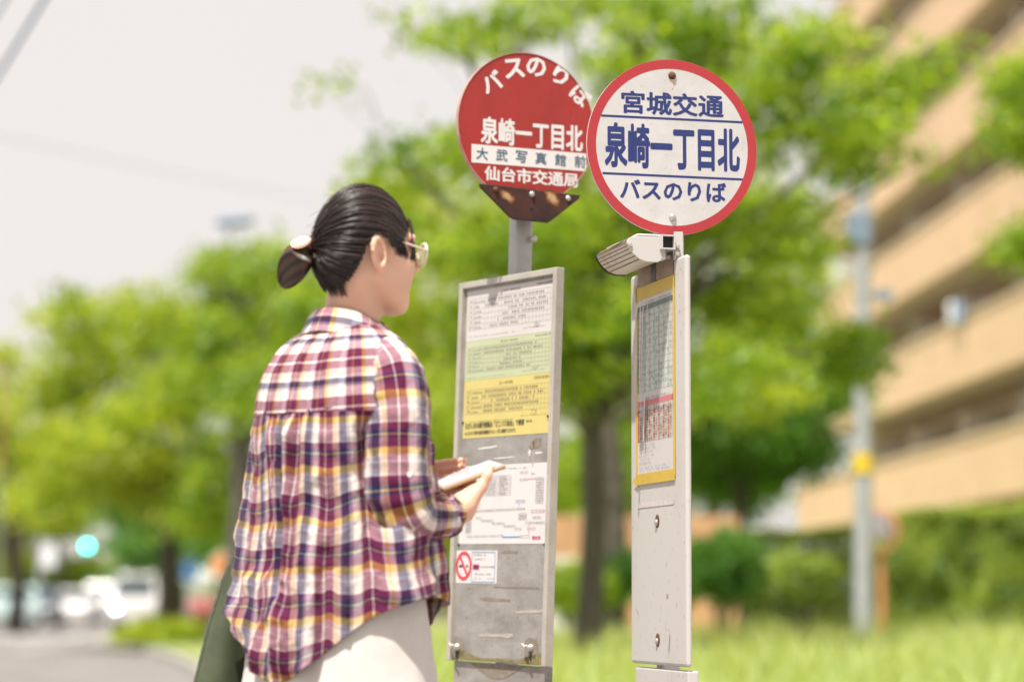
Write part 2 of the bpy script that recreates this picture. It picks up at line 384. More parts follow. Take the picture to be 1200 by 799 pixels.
L3 = pxblobs([(470, 350, 60, 60), (500, 430, 60, 70), (455, 290, 40, 35), (450, 232, 46, 36, 0, .6), (500, 245, 45, 45, 0, .7), (425, 285, 40, 35, 0, .7), (520, 520, 55, 60), (450, 520, 70, 60), (500, 610, 55, 40), (420, 610, 60, 40)], 52, 2)
tree('street_tree', at(470, 745, 52) * [1, 1, 0] + [0, 0, .05], at(478, 600, 52), .2, L3, 15000, .17, .28, M['leaf_fresh'], 'pale yellow-green tree between the person and the red sign', .66, group='trees along the street')
L4 = pxblobs([(25, 560, 50, 50), (-40, 500, 60, 70), (-20, 610, 60, 40), (10, 420, 20, 25, 0, .5), (60, 540, 40, 40)], 74, 3)
tree('street_tree', at(18, 738, 74) * [1, 1, 0] + [0, 0, -.1], at(15, 640, 74), .26, L4, 20000, .22, .4, M['leaf_fresh'], 'light green tree at the far left edge, across the road', .65, group='trees along the street')
L5 = pxblobs([(175, 595, 60, 32), (230, 600, 80, 40), (310, 600, 80, 50), (190, 640, 60, 24), (280, 645, 70, 30)], 60, 3)
tree('street_tree', at(222, 738, 60) * [1, 1, 0] + [0, 0, .05], at(222, 640, 60), .22, L5, 26000, .2, .4, M['leaf_dark'], 'dark tree in the depth of the row at the left', .45, group='trees along the street')  # crown uses the dark leaf colour
# the far row that closes the street
for i, (px, D, cy, rr, lt, mt) in enumerate([(-60, 190, 560, 95, .6, 'leaf_fresh'), (70, 200, 585, 75, .6, 'leaf_spring'), (215, 180, 585, 90, .4, 'leaf_dark'), (345, 98, 560, 110, .4, 'leaf_dark'), (470, 90, 570, 110, .5, 'leaf_spring'), (590, 100, 560, 120, .55, 'leaf_spring'), (720, 94, 560, 110, .5, 'leaf_spring'), (840, 88, 540, 95, .5, 'leaf_dark')]):
    bl = []
    for k in range(9):
        a = R_.uniform(0, 6.28); q = R_.uniform(.15, .75); bl.append((px + math.cos(a) * rr * q, cy + math.sin(a) * rr * .7 * q, rr * R_.uniform(.38, .55), rr * R_.uniform(.3, .45)))
    bl += [(px - rr * .4, 672, rr * .5, 34), (px + rr * .4, 672, rr * .5, 34)]
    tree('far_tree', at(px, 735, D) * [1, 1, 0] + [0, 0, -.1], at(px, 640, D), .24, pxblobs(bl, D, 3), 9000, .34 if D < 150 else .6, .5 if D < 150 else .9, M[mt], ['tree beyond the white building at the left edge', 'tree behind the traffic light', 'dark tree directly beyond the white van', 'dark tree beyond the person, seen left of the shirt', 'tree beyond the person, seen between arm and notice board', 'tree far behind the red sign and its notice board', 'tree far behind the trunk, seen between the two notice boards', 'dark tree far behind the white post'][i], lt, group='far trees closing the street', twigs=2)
# on the right: a darker small tree in front of the flats
Rt = pxblobs([(880, 500, 80, 40), (830, 530, 60, 40), (930, 530, 60, 35), (870, 560, 60, 35), (800, 490, 50, 50), (960, 470, 50, 30)], 42, 1.2)
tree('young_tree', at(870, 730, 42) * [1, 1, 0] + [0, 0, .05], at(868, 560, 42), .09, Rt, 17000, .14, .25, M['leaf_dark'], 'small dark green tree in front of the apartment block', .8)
Fr = pxblobs([(1206, 100, 22, 30), (1215, 150, 30, 40), (1212, 285, 22, 24)], 26, .6)
tree('young_tree', at(1262, 745, 26) * [1, 1, 0] + [0, 0, .05], at(1250, 360, 26), .12, Fr, 5000, .105, .2, M['leaf_spring'], 'leafy twigs of a tree reaching in at the right edge', .55)

# ------------------------------------------------------------------ hedges and shrubs
def shrub(name, c, r, n, size, mat, label, light=.45, cat='shrub', group=None):
    t = thing(name, (c[0], c[1], .05), label, cat, group); mb = MB()
    for q in range(7):
        e = np.asarray(c) + np.array([R_.uniform(-.6, .6) * r[0], R_.uniform(-.6, .6) * r[1], R_.uniform(0, .5) * r[2]])
        mb.tube([(c[0] + R_.uniform(-.05, .05), c[1] + R_.uniform(-.05, .05), .03), (np.array([c[0], c[1], .05]) + e) / 2, e], [.03, .02, .008], 6)
    mb.build('stem', M['bark'], t)
    C, T = fill_blobs([(c, r, 1)], n, size, .09, light, .8); C[:, 2] = np.maximum(C[:, 2], .08)
    V, Fq, tt = leaf_cloud(C, None, T, size); mesh_obj('foliage', V, Fq, mat, t, colattr=np.stack([tt] * 3, 1)); return t
def hedge(name, p0, p1, z1, depth, n, label):
    t = thing(name, ((p0[0] + p1[0]) / 2, (p0[1] + p1[1]) / 2, .05), label, 'hedge')
    p0 = np.array(p0, float); p1 = np.array(p1, float); d = unit(p1 - p0); nn = np.array([-d[1], d[0]])
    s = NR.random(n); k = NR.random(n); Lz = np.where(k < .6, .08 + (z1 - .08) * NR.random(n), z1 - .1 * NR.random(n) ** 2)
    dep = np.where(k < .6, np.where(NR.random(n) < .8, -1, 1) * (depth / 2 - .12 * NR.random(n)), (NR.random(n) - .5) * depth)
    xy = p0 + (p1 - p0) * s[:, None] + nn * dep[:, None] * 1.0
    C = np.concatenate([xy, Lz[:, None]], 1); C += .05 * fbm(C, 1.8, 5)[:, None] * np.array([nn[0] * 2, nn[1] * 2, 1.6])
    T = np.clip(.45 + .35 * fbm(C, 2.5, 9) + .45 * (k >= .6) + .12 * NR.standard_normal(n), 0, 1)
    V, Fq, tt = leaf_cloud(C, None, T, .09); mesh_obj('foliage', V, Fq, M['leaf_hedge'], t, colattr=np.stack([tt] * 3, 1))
    mb = MB()
    for q in range(40):
        a = p0 + (p1 - p0) * (q + .5) / 40; mb.tube([(a[0], a[1], .03), (a[0] + R_.uniform(-.2, .2), a[1] + R_.uniform(-.1, .1), z1 * .85)], [.03, .012], 5)
    mb.build('stem', M['bark'], t)
    return t
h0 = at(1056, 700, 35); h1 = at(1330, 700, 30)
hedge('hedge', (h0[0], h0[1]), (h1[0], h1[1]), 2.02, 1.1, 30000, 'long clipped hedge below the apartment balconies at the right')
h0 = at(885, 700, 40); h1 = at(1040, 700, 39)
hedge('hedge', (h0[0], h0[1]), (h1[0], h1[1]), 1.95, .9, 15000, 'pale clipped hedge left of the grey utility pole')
shrub('shrub', at(846, 660, 31), (.46, .45, .50), 7000, .08, M['leaf_dark'], 'dark round shrub just right of the white post', .5)
shrub('shrub', at(798, 672, 34), (.40, .4, .38), 4000, .08, M['leaf_dark'], 'dark low shrub half hidden behind the white post', .35)
shrub('shrub', at(940, 672, 33), (.42, .4, .36), 4000, .08, M['leaf_hedge'], 'light green shrub in front of the pale hedge', .5)
shrub('shrub', at(672, 690, 33), (.5, .45, .34), 4500, .09, M['leaf_spring'], 'bright low shrub at the foot of the trunk between the stops', .6)
shrub('shrub', at(718, 676, 38), (.55, .5, .45), 4500, .1, M['leaf_dark'], 'dark bush between the trunk and the white post', .5)
for i, (px, w_) in enumerate([(186, .8), (222, .9)]):
    shrub('shrub', at(px, 748, 44), (w_, .7, .34), 5000, .1, M['leaf_fresh'], ['low bright ground shrub by the kerb at the left, nearer the road', 'low bright ground shrub by the kerb below the dark trunks'][i], .7)

# ------------------------------------------------------------------ apartment block
M['tan'] = pbr('tan render', (.82, .575, .385), .85, var=.12, scale=1.5)
M['tan_cap'] = pbr('parapet coping', (.74, .60, .46), .8, var=.1, scale=2)
M['brick'] = pbr('brown tile wall', (.46, .29, .19), .85, var=.3, scale=8)
M['soffit'] = pbr('balcony soffit', (.6, .5, .42), .9)
M['glass'] = pbr('window glass', (.05, .065, .075), .08)
M['alu'] = pbr('aluminium frame', (.55, .53, .5), .4, metal=.6)
M['curtain'] = pbr('curtained window', (.42, .42, .40), .2); M['curtain_warm'] = pbr('warm curtained window', (.36, .27, .19), .2)
M['divider'] = pbr('divider panel', (.55, .5, .44), .8)
bd = unit([-.05, 1, 0]); bn = np.array([-bd[1], bd[0], 0])     # along the facade (away), outward to the left
BO = np.array([10.6, 50, 0.0])
bt = thing('apartment_building', BO + bd * 8 - bn * 6, 'tan apartment block with stacked balconies behind the utility pole', 'building')
def bpt(s, n, z): return BO + bd * s + bn * n + np.array([0, 0, z])
def bbox(mb, s0, s1, n0, n1, z0, z1): return mb.hexa([bpt(s0, n0, z0), bpt(s0, n1, z0), bpt(s1, n1, z0), bpt(s1, n0, z0), bpt(s0, n0, z1), bpt(s0, n1, z1), bpt(s1, n1, z1), bpt(s1, n0, z1)][::1])
NF, ST, Z1 = 8, 2.72, 3.09
bbox(MB(), -22, 26.8, -13, -1.62, -.15, Z1 + NF * ST + .5).build('wall', M['brick'], bt)
bbox(MB(), -22.3, 27.1, -13.3, -1.3, Z1 + NF * ST + .5, Z1 + NF * ST + .9).build('roof', M['soffit'], bt)
for fl in range(NF):
    z = Z1 + fl * ST; e = 27.0 if fl == 0 else 22.6
    f = bbox(MB(), -22, e, -1.6, 0, z, z + .2).build('balcony', M['soffit'], bt)
    pm = MB(); bbox(pm, -22, e, .004, .16, z - .06, z + 1.34); bbox(pm, e + .004, e + .16, -1.6, .16, z - .06, z + 1.34); pm.build('parapet', M['tan'], f)
    cp = MB(); bbox(cp, -22.05, e + .2, -.04, .2, z + 1.344, z + 1.42); cp.build('coping', M['tan_cap'], f)
    for b in range(9):
        s0 = -21 + b * 5.4
        if s0 + 5 > e: continue
        dv = MB(); bbox(dv, s0 - .25, s0 - .2, -1.58, -.06, z + .21, z + 2.1); dv.build('divider', M['divider'], f)
        for (a, wd, zz0, zz1) in ((.6, 1.75, .25, 2.15), (3.1, 1.3, .95, 2.1)):
            wn = MB(); bbox(wn, s0 + a, s0 + a + wd, -1.615, -1.585, z + zz0, z + zz1); wo = wn.build('window', M[R_.choice(['glass', 'glass', 'curtain', 'curtain_warm'])], bt)
            fr = MB()
            for (c0, c1, d0, d1) in ((a - .06, a, zz0 - .06, zz1 + .06), (a + wd, a + wd + .06, zz0 - .06, zz1 + .06), (a, a + wd, zz0 - .06, zz0), (a, a + wd, zz1, zz1 + .06), (a + wd / 2 - .03, a + wd / 2 + .03, zz0, zz1)):
                bbox(fr, s0 + c0, s0 + c1, -1.614, -1.56, z + d0, z + d1)
            fr.build('frame', M['alu'], wo)
M['unit_white'] = pbr('air conditioner casing', (.66, .65, .62), .6)
for fl in range(NF):
    for b in range(8):
        s0 = -21 + b * 5.4; z = Z1 + fl * ST
        if R_.random() < .7: mb = MB(); bbox(mb, s0 + 4.5, s0 + 4.95, -1.57, -1.2, z + 1.55, z + 2.2); mb.build('air_conditioner', M['unit_white'], bt, bevel=.02)
        mb = MB(); bbox(mb, s0 - .12, s0 - .02, -1.57, -1.47, z + .21, z + ST - .02); mb.build('drain_pipe', M['divider'], bt)
        if R_.random() < .6: mb = MB(); mb.tube([bpt(s0 + .4, -.35, z + 2.05), bpt(s0 + 4.2, -.35, z + 2.05)], .02, 6); mb.build('drying_pole', M['alu'], bt)
for b in range(9):
    s0 = -21 + b * 5.4; wn = MB(); bbox(wn, s0 + .6, s0 + 3.4, -1.615, -1.585, .5, 2.3); wo = wn.build('window', M['glass'], bt)
    fr = MB(); bbox(fr, s0 + .54, s0 + 3.46, -1.614, -1.56, 2.3, 2.37); bbox(fr, s0 + .54, s0 + 3.46, -1.614, -1.56, .43, .5); bbox(fr, s0 + 1.97, s0 + 2.03, -1.614, -1.56, .5, 2.3); fr.build('frame', M['alu'], wo)
# washing hung out on the second balcony
M['white_cloth'] = pbr('white cloth', (.78, .8, .84), .9); M['blue_cloth'] = pbr('blue cloth', (.25, .42, .65), .9)
for i, (px, mt, lb) in enumerate([(1116, 'white_cloth', 'white washing hung over a balcony rail'), (1126, 'blue_cloth', 'pale blue washing hung over a balcony rail')]):
    d = ray(px, 368); tt = ((BO + bn * .24 - CAM) @ bn) / (d @ bn); p = CAM + d * tt; mb = MB()
    V = []; F = []
    for a in range(9):
        for b in range(7):
            s = (a / 8 - .5) * .5; zz = (b / 6 - .5) * .55; V.append(p + bd * s + np.array([0, 0, zz]) + bn * (.03 * math.sin(a * 2.1 + i) + .02))
    for a in range(8):
        for b in range(6): q = a * 7 + b; F.append((q, q + 7, q + 8, q + 1))
    o = MB().add(V, F).build('laundry', M[mt], None, smooth=True); prop(o, lb, 'laundry', 'washing on the balcony'); so_ = o.modifiers.new('s', 'SOLIDIFY'); so_.thickness = .012

# ------------------------------------------------------------------ pole, mirror
M['galv'] = pbr('galvanised steel', (.47, .49, .52), .5, metal=.25, var=.2, scale=6)
M['yellow'] = pbr('yellow band', (.75, .52, .04), .6)
M['bluegrey'] = pbr('blue grey box', (.20, .26, .35), .6)
PB = at(1011, 740, 28); PB[2] = .05
ptop = at(1011, 212, 28)
up_ = thing('utility_pole', PB, 'grey steel utility pole with a yellow band at the right', 'pole')
mb = MB(); mb.tube([PB, (PB + ptop) / 2, ptop], [.115, .1, .085], 20); mb.build('shaft', M['galv'], up_, smooth=True)
zb = at(1011, 543, 28); MB().tube([zb - [0, 0, .12], zb + [0, 0, .12]], .116, 20).build('band', M['yellow'], up_, smooth=True)
c = at(1006, 268, 28); MB().obox(c, np.eye(3), (.14, .12, .18)).build('cabinet', M['bluegrey'], up_, bevel=.01)
c = at(1002, 222, 28); mb = MB().obox(c, np.eye(3), (.22, .05, .04)); mb.tube([c + [-.18, 0, 0], c + [-.18, 0, .18]], .045, 10); mb.tube([c + [.18, 0, 0], c + [.18, 0, .18]], .045, 10); mb.build('crossarm', M['bluegrey'], up_, smooth=True)
c = at(1030, 346, 28); mb = MB().tube([c + [-.2, 0, 0], c + [.05, 0, 0]], .03, 8); mb.obox(c + [.06, 0, 0], np.eye(3), (.09, .07, .06)); mb.build('bracket', M['bluegrey'], up_)
M['orange'] = pbr('orange paint', (.56, .24, .12), .5)
M['mirror'] = pbr('mirror steel', (.62, .58, .55), .12, metal=1)
MP = at(1034, 735, 30); MP[2] = .05; mc = at(1031, 622, 30)
mt_ = thing('traffic_mirror', MP, 'round orange traffic mirror on an orange post beside the utility pole', 'mirror')
MB().tube([MP, (MP[0], MP[1], mc[2] + .05)], .045, 14).build('post', M['orange'], mt_, smooth=True)
mp = Plane(mc + [-.02, -.09, 0], rad(38))
mb = MB(); mp.disc(mb, .27, -.05, .015, 40); mb.build('backplate', M['orange'], mt_, bevel=.008)
mb = MB(); mp.dome(mb, (0, 0), .225, .018, .035, 40); mb.build('mirror_face', M['mirror'], mt_, smooth=True)

# ------------------------------------------------------------------ left background: signal, cars, far houses, signs
M['dark_metal'] = pbr('dark metal', (.06, .065, .07), .5)
m_, t_, p_ = new_mat('green signal lamp'); p_.inputs['Base Color'].default_value = (.0, .4, .32, 1); p_.inputs['Emission Color'].default_value = (.02, .85, .62, 1); p_.inputs['Emission Strength'].default_value = 12.0; M['lamp_on'] = m_
M['lamp_off'] = pbr('unlit lamp', (.05, .05, .04), .3)
SB = at(45, 740, 160); SB[2] = -.1; sg = thing('traffic_light', SB, 'traffic light showing green on a mast arm at the left', 'traffic light')
sz = at(60, 641, 160)[2]; mb = MB().tube([SB, (SB[0], SB[1], sz + .8)], [.16, .12], 14); e = at(135, 640, 160); mb.tube([(SB[0], SB[1], sz + .3), e + [0, 0, .3]], .06, 8); mb.build('mast', M['galv'], sg, smooth=True)
c = at(113, 640, 160); MB().obox(c, np.eye(3), (.95, .12, .26)).build('housing', M['galv'], sg, bevel=.05)
for i in range(3):
    cc = c + [(-.58 + .58 * i), -.14, 0]; lp = Plane(cc, 0); mb = MB(); lp.dome(mb, (0, 0), .23, 0, .06, 24); mb.build('lamp', M['lamp_on'] if i == 0 else M['lamp_off'], sg, smooth=True)
    mb = MB()
    for k in range(14):
        a = -.3 + math.pi * 1.15 * k / 13; b = -.3 + math.pi * 1.15 * (k + 1) / 13
        if k < 13: mb.add([cc + [.25 * math.cos(a), 0, .25 * math.sin(a)], cc + [.25 * math.cos(b), 0, .25 * math.sin(b)], cc + [.25 * math.cos(b), -.25, .25 * math.sin(b)], cc + [.25 * math.cos(a), -.25, .25 * math.sin(a)]], [(0, 1, 2, 3)])
    mb.build('visor', M['galv'], sg)
c = at(57, 646, 160); MB().obox(c + [0, 0, -.3], np.eye(3), (.45, .05, .7)).build('sign_plate', M['white_cloth'], sg)

M['car_white'] = pbr('white car paint', (.5, .49, .48), .25); M['car_teal'] = pbr('pale teal car paint', (.42, .58, .58), .25); M['car_dark'] = pbr('dark blue car paint', (.03, .045, .065), .25)
M['car_silver'] = pbr('silver car paint', (.6, .6, .6), .25, metal=.4)
M['rubber'] = pbr('rubber', (.02, .02, .02), .8); M['rim'] = pbr('wheel rim', (.5, .5, .5), .3, metal=.9)
m_, t_, p_ = new_mat('headlight'); p_.inputs['Base Color'].default_value = (.9, .9, .9, 1); p_.inputs['Emission Color'].default_value = (1, .97, .9, 1); p_.inputs['Emission Strength'].default_value = 9; M['head_on'] = m_
M['head_off'] = pbr('headlight lens', (.75, .76, .78), .1); M['plate'] = pbr('number plate', (.75, .75, .72), .6)
def vehicle(name, loc, rz, Lh, Wd, prof, winprof, paint, label, cat, lit=False, group=None):
    """prof: side outline (y along length, z); nose at -y"""
    t = thing(name, loc, label, cat, group); ca, sa = math.cos(rz), math.sin(rz); loc = np.asarray(loc, float)
    def T(x, y, z): return loc + np.array([x * ca - y * sa, x * sa + y * ca, z])
    n = len(prof); V = []; F = []
    xs = [-1, -.94, .94, 1]
    for xi, xf in enumerate(xs):
        ins = .93 if xi in (0, 3) else 1.0
        for (y, z) in prof:
            taper = 1 - .16 * max(0, (z - .95) / 1.0) ; zc = .75; V.append(T(xf * Wd / 2 * taper, y * (ins if abs(y) > Lh * .4 else 1), zc + (z - zc) * ins if z < 0.5 or ins == 1 else z * (.985 if ins < 1 else 1)))
    for xi in range(3):
        for k in range(n): F.append((xi * n + k, xi * n + (k + 1) % n, (xi + 1) * n + (k + 1) % n, (xi + 1) * n + k))
    F.append(tuple(range(n))); F.append(tuple(3 * n + k for k in reversed(range(n))))
    MB().add(V, F).build('body', M[paint], t, smooth=True)
    # glass: windscreen / rear / side strips, 6 mm proud
    (ya, za), (yb, zb_), (yc, zc_), (ye, ze) = winprof
    def tw(z): return Wd / 2 * (1 - .16 * max(0, (z - .95)))
    for (p, q, o_) in (((ya, za), (yb, zb_), -1), ((ye, ze), (yc, zc_), 1)):
        nn = unit([(zb_ - za) if o_ < 0 else (ze - zc_), 0]); off = np.array([o_ * .02, .012])
        a0 = np.array(p) * .92 + np.array(q) * .08 + off; b0 = np.array(p) * .1 + np.array(q) * .9 + off
        wa, wb = tw(a0[1]) * .86, tw(b0[1]) * .84
        MB().add([T(-wa, *a0), T(wa, *a0), T(wb, *b0), T(-wb, *b0)], [(0, 1, 2, 3)]).build('windscreen', M['glass'], t)
    for s in (-1, 1):
        za_ = max(za, ze) + .05; zt = min(zb_, zc_) - .08
        P = [T(s * (tw(z) + .008), y, z) for (y, z) in ((ya + .25, za_), (ye - .2, za_), (yc - .12, zt), (yb + .14, zt))]
        MB().add(P, [(0, 1, 2, 3)]).build('side_window', M['glass'], t)
        for yy in (-Lh * .31, Lh * .30):
            wc = T(s * (Wd / 2 - .1), yy, .31); ax = unit(T(s, 0, 0) - T(0, 0, 0))
            wh = MB().tube([wc - ax * .10, wc + ax * .11], .31, 20).build('wheel', M['rubber'], t, smooth=True)
            MB().tube([wc + ax * .112, wc + ax * .125], .19, 16).build('rim', M['rim'], wh)
        hc = T(s * Wd * .36, -Lh / 2 - .005, .72); fw_ = unit(T(0, -1, 0) - T(0, 0, 0))
        MB().tube([hc - fw_ * .06, hc + fw_ * .02], [.12, .1], 14).build('headlight', M['head_on'] if lit and s < 0 else M['head_off'], t)
    pc = T(0, -Lh / 2 - .02, .48); rx = unit(T(1, 0, 0) - T(0, 0, 0)); MB().obox(pc, [rx, unit(T(0, 1, 0) - T(0, 0, 0)), (0, 0, 1)], (.17, .02, .09)).build('number_plate', M['plate'], t)
    return t
vanp = [(-2.2, .3), (-2.2, .75), (-2.05, 1.0), (-1.55, 1.9), (-1.2, 2.02), (2.0, 2.02), (2.2, 1.8), (2.2, .3)]; vanw = [(-2.05, 1.02), (-1.55, 1.86), (2.06, 1.9), (2.2, 1.1)]
carp = [(-2.05, .28), (-2.1, .62), (-1.95, .82), (-1.0, .98), (-.35, 1.42), (0, 1.5), (1.2, 1.47), (1.85, 1.0), (2.05, .9), (2.1, .3)]; carw = [(-1.0, 1.0), (-.35, 1.4), (1.2, 1.45), (1.8, 1.02)]
def gpos(px, D): p = at(px, 730, D); return (p[0], p[1], -.116)
vehicle('parked_van', gpos(164, 88), .04, 4.4, 1.7, vanp, vanw, 'car_white', 'white van with a lit headlight, facing the camera on the road', 'van', lit=True)
vehicle('parked_van', gpos(120, 135), .03, 4.4, 1.6, vanp, vanw, 'car_silver', 'silver van behind the white van with the lit headlight', 'van')
vehicle('car', gpos(14, 84), .2, 4.2, 1.7, carp, carw, 'car_teal', 'pale teal car at the left edge of the road', 'car')
vehicle('car', gpos(43, 92), .1, 4.2, 1.68, carp, carw, 'car_dark', 'dark blue car beside the pale teal car', 'car')
vehicle('car', gpos(92, 105), .06, 4.2, 1.68, carp, carw, 'car_white', 'white car further off, left of the two vans', 'car')

M['house_white'] = pbr('white render', (.72, .70, .68), .85, var=.1, scale=.5); M['house_grey'] = pbr('grey render', (.55, .54, .53), .85); M['roof'] = pbr('grey roof', (.2, .2, .22), .8); M['house_pink'] = pbr('pale pink render', (.66, .58, .54), .85)
def house(px0, px1, ytop, D, dep, mat, label, roofm='roof', nx=4):
    a = at(px0, ytop, D); b = at(px1, ytop, D); z1 = a[2]; cx = (a[0] + b[0]) / 2
    t = thing('house', (cx, D + dep / 2, -.19), label, 'building')
    MB().box(a[0], b[0], D, D + dep, -.19, z1).build('wall', M[mat], t)
    MB().box(a[0] - .3, b[0] + .3, D - .3, D + dep + .3, z1, z1 + .35).build('roof', M[roofm], t)
    wd = (b[0] - a[0]) / nx; nf = max(1, int(z1 / 3))
    for f in range(nf):
        for i in range(nx):
            x0 = a[0] + wd * (i + .25); z0 = .9 + f * 3
            wo = MB().box(x0, x0 + wd * .5, D - .03, D - .005, z0, z0 + 1.3).build('window', M['glass'], t)
            MB().box(x0 - .08, x0 + wd * .5 + .08, D - .12, D - .006, z0 - .1, z0 - .003).build('sill', M['house_grey'], wo)
house(-60, 22, 640, 210, 12, 'house_white', 'white low building at the far left behind the cars')
house(26, 78, 655, 240, 12, 'house_grey', 'pale grey building behind the traffic light mast', nx=3)
house(84, 150, 668, 260, 12, 'house_white', 'white building low between mast and vans', nx=3)
house(150, 215, 662, 230, 12, 'house_pink', 'pale pink building beyond the white van', nx=3)
M['sign_blue'] = pbr('sign blue', (.05, .2, .55), .5); M['sign_orange'] = pbr('sign orange', (.8, .3, .1), .5); M['sign_red'] = pbr('banner red', (.45, .13, .14), .7)
def round_sign(px, py, D, r, mat, label):
    c = at(px, py, D); t = thing('road_sign', (c[0], c[1], .05), label, 'sign'); MB().tube([(c[0], c[1] + .04, .03), (c[0], c[1] + .04, c[2] + r * .6)], .035, 10).build('post', M['galv'], t, smooth=True)
    pl = Plane(c, 0); mb = MB(); pl.disc(mb, r, -.01, .01, 32); mb.build('plate', M[mat], t); mb = MB(); pl.disc(mb, r, .013, .016, 32, r0=r * .86); mb.build('rim', M['paint'], t)
round_sign(224, 668, 58, .32, 'sign_blue', 'round blue road sign under the trees at the left')
round_sign(262, 662, 52, .3, 'sign_orange', 'round orange sign beside the green bag')
c = at(235, 700, 58); t = thing('banner', (c[0], c[1], .05), 'tall red and white banner under the blue road sign', 'banner')
MB().tube([(c[0] - .34, c[1], .03), (c[0] - .34, c[1], c[2] + .75)], .018, 8).build('pole', M['galv'], t)
for i, (z0, z1, mt) in enumerate([(-.5, -.02, 'sign_red'), (-.02, .7, 'white_cloth')]):
    V = []; F = []
    for a in range(11):
        for s in (0, 1): V.append((c[0] - .32 + .66 * a / 10, c[1] + .05 * math.sin(a * .9), c[2] + (z0 + .003 if s == 0 else z1)))
    for a in range(10): F.append((2 * a, 2 * a + 2, 2 * a + 3, 2 * a + 1))
    o = MB().add(V, F).build('cloth', M[mt], t, smooth=True); sm = o.modifiers.new('s', 'SOLIDIFY'); sm.thickness = .006
# utility box and low wall glimpsed behind the trunk
c = at(657, 668, 44); o = MB().box(c[0] - .28, c[0] + .28, 43.8, 44.3, .05, 1.6).build('utility_cabinet', M['house_white'], None, bevel=.02); prop(o, 'white utility cabinet behind the tree trunk between the stops', 'cabinet')
mb = MB(); mb.box(.3, 4.4, 47.0, 47.3, .0, 2.45); o = mb.build('garden_wall', M['orange'] if False else pbr('terracotta wall', (.62, .36, .2), .85, var=.25, scale=1.5), None, bevel=.02); prop(o, 'low terracotta wall behind the trees and shrubs at the right', 'wall')
# street lamp head over the trees, overhead cables
LB = at(262, 745, 62); LB[2] = .05; lh = at(275, 260, 62)
sl_ = thing('street_lamp', LB, 'grey street lamp rising over the left trees', 'street lamp')
MB().tube([LB, (LB[0], LB[1], lh[2] - 1.2), (LB[0] + .02, LB[1], lh[2] - .3), (lh[0] - .3, LB[1], lh[2])], [.09, .05, .045, .04], 10).build('pole', M['galv'], sl_, smooth=True)
MB().tube([lh + [-.5, 0, -.05], lh + [-.3, 0, 0], lh + [.3, 0, .04], lh + [.55, 0, .06]], [.06, .15, .15, .06], 12).build('lamp_head', M['bluegrey'], sl_, smooth=True)
M['cable'] = pbr('cable', (.03, .11, .26), .7)
def cable(p0, p1, r, sag, label):
    pts = []
    for i in range(25):
        s = i / 24; p = p0 * (1 - s) + p1 * s; p = p - np.array([0, 0, sag * 4 * s * (1 - s)]); pts.append(p)
    o = MB().tube(pts, r, 8).build('overhead_cable', M['cable'], None, smooth=True); prop(o, label, 'cable', 'overhead cables'); return o
cable(at(-330, 620, 60), at(210, -260, 15), .018, .05, 'thick blue-grey overhead cable, lower one at the top left')
cable(at(-330, 545, 60), at(165, -260, 15), .014, .05, 'thin overhead cable above the thicker one at the top left')
cable(at(-50, 150, 70), at(520, 262, 110), .012, .1, 'faint far cable crossing the pale sky')
c = at(1, 600, 40); t = thing('marker_post', (c[0], c[1], -.12), 'thin red and grey post at the left edge', 'post')
MB().tube([(c[0], c[1], -.12), (c[0], c[1], 3.0)], .014, 10).build('post', M['galv'], t, smooth=True); MB().tube([(c[0], c[1], 3.0), (c[0], c[1], 4.8)], .018, 10).build('post_top', M['sign_red'], t, smooth=True)
# ------------------------------------------------------------------ bus stop signs
def worn(name, c, c2, rough, scale, bump=0.0, metal=0.0, fine=0.0, streak=(1, 1, 1), lo=.45, hi=.75, spec=.4):
    """paint or metal with two scales of dirt"""
    m, t, p = new_mat(name); L = t.links.new
    tcn = t.nodes.new('ShaderNodeTexCoord'); mp = t.nodes.new('ShaderNodeMapping'); mp.inputs['Scale'].default_value = streak; L(tcn.outputs['Object'], mp.inputs['Vector'])
    n = t.nodes.new('ShaderNodeTexNoise'); n.inputs['Scale'].default_value = scale; n.inputs['Detail'].default_value = 8; n.inputs['Roughness'].default_value = .7; L(mp.outputs[0], n.inputs['Vector'])
    r = t.nodes.new('ShaderNodeMapRange'); r.inputs['From Min'].default_value = lo; r.inputs['From Max'].default_value = hi; L(n.outputs['Fac'], r.inputs['Value'])
    x = t.nodes.new('ShaderNodeMix'); x.data_type = 'RGBA'; L(r.outputs['Result'], x.inputs['Factor']); x.inputs['A'].default_value = (*c, 1); x.inputs['B'].default_value = (*c2, 1)
    n2 = t.nodes.new('ShaderNodeTexNoise'); n2.inputs['Scale'].default_value = scale * 14; n2.inputs['Detail'].default_value = 4; L(tcn.outputs['Object'], n2.inputs['Vector'])
    r2 = t.nodes.new('ShaderNodeMapRange'); r2.inputs['From Min'].default_value = .62; r2.inputs['From Max'].default_value = .75; r2.inputs['To Max'].default_value = fine; L(n2.outputs['Fac'], r2.inputs['Value'])
    x2 = t.nodes.new('ShaderNodeMix'); x2.data_type = 'RGBA'; L(r2.outputs['Result'], x2.inputs['Factor']); L(x.outputs['Result'], x2.inputs['A']); x2.inputs['B'].default_value = (c2[0] * .4, c2[1] * .36, c2[2] * .3, 1)
    L(x2.outputs['Result'], p.inputs['Base Color']); p.inputs['Roughness'].default_value = rough; p.inputs['Metallic'].default_value = metal; p.inputs['Specular IOR Level'].default_value = spec
    if bump:
        b = t.nodes.new('ShaderNodeBump'); b.inputs['Strength'].default_value = bump; b.inputs['Distance'].default_value = .002; L(n2.outputs['Fac'], b.inputs['Height']); L(b.outputs['Normal'], p.inputs['Normal'])
    return m
M['sign_white'] = worn('sign white enamel', (0.544, 0.536, 0.532), (0.464, 0.448, 0.432), .4, 9, fine=.25, bump=.05)
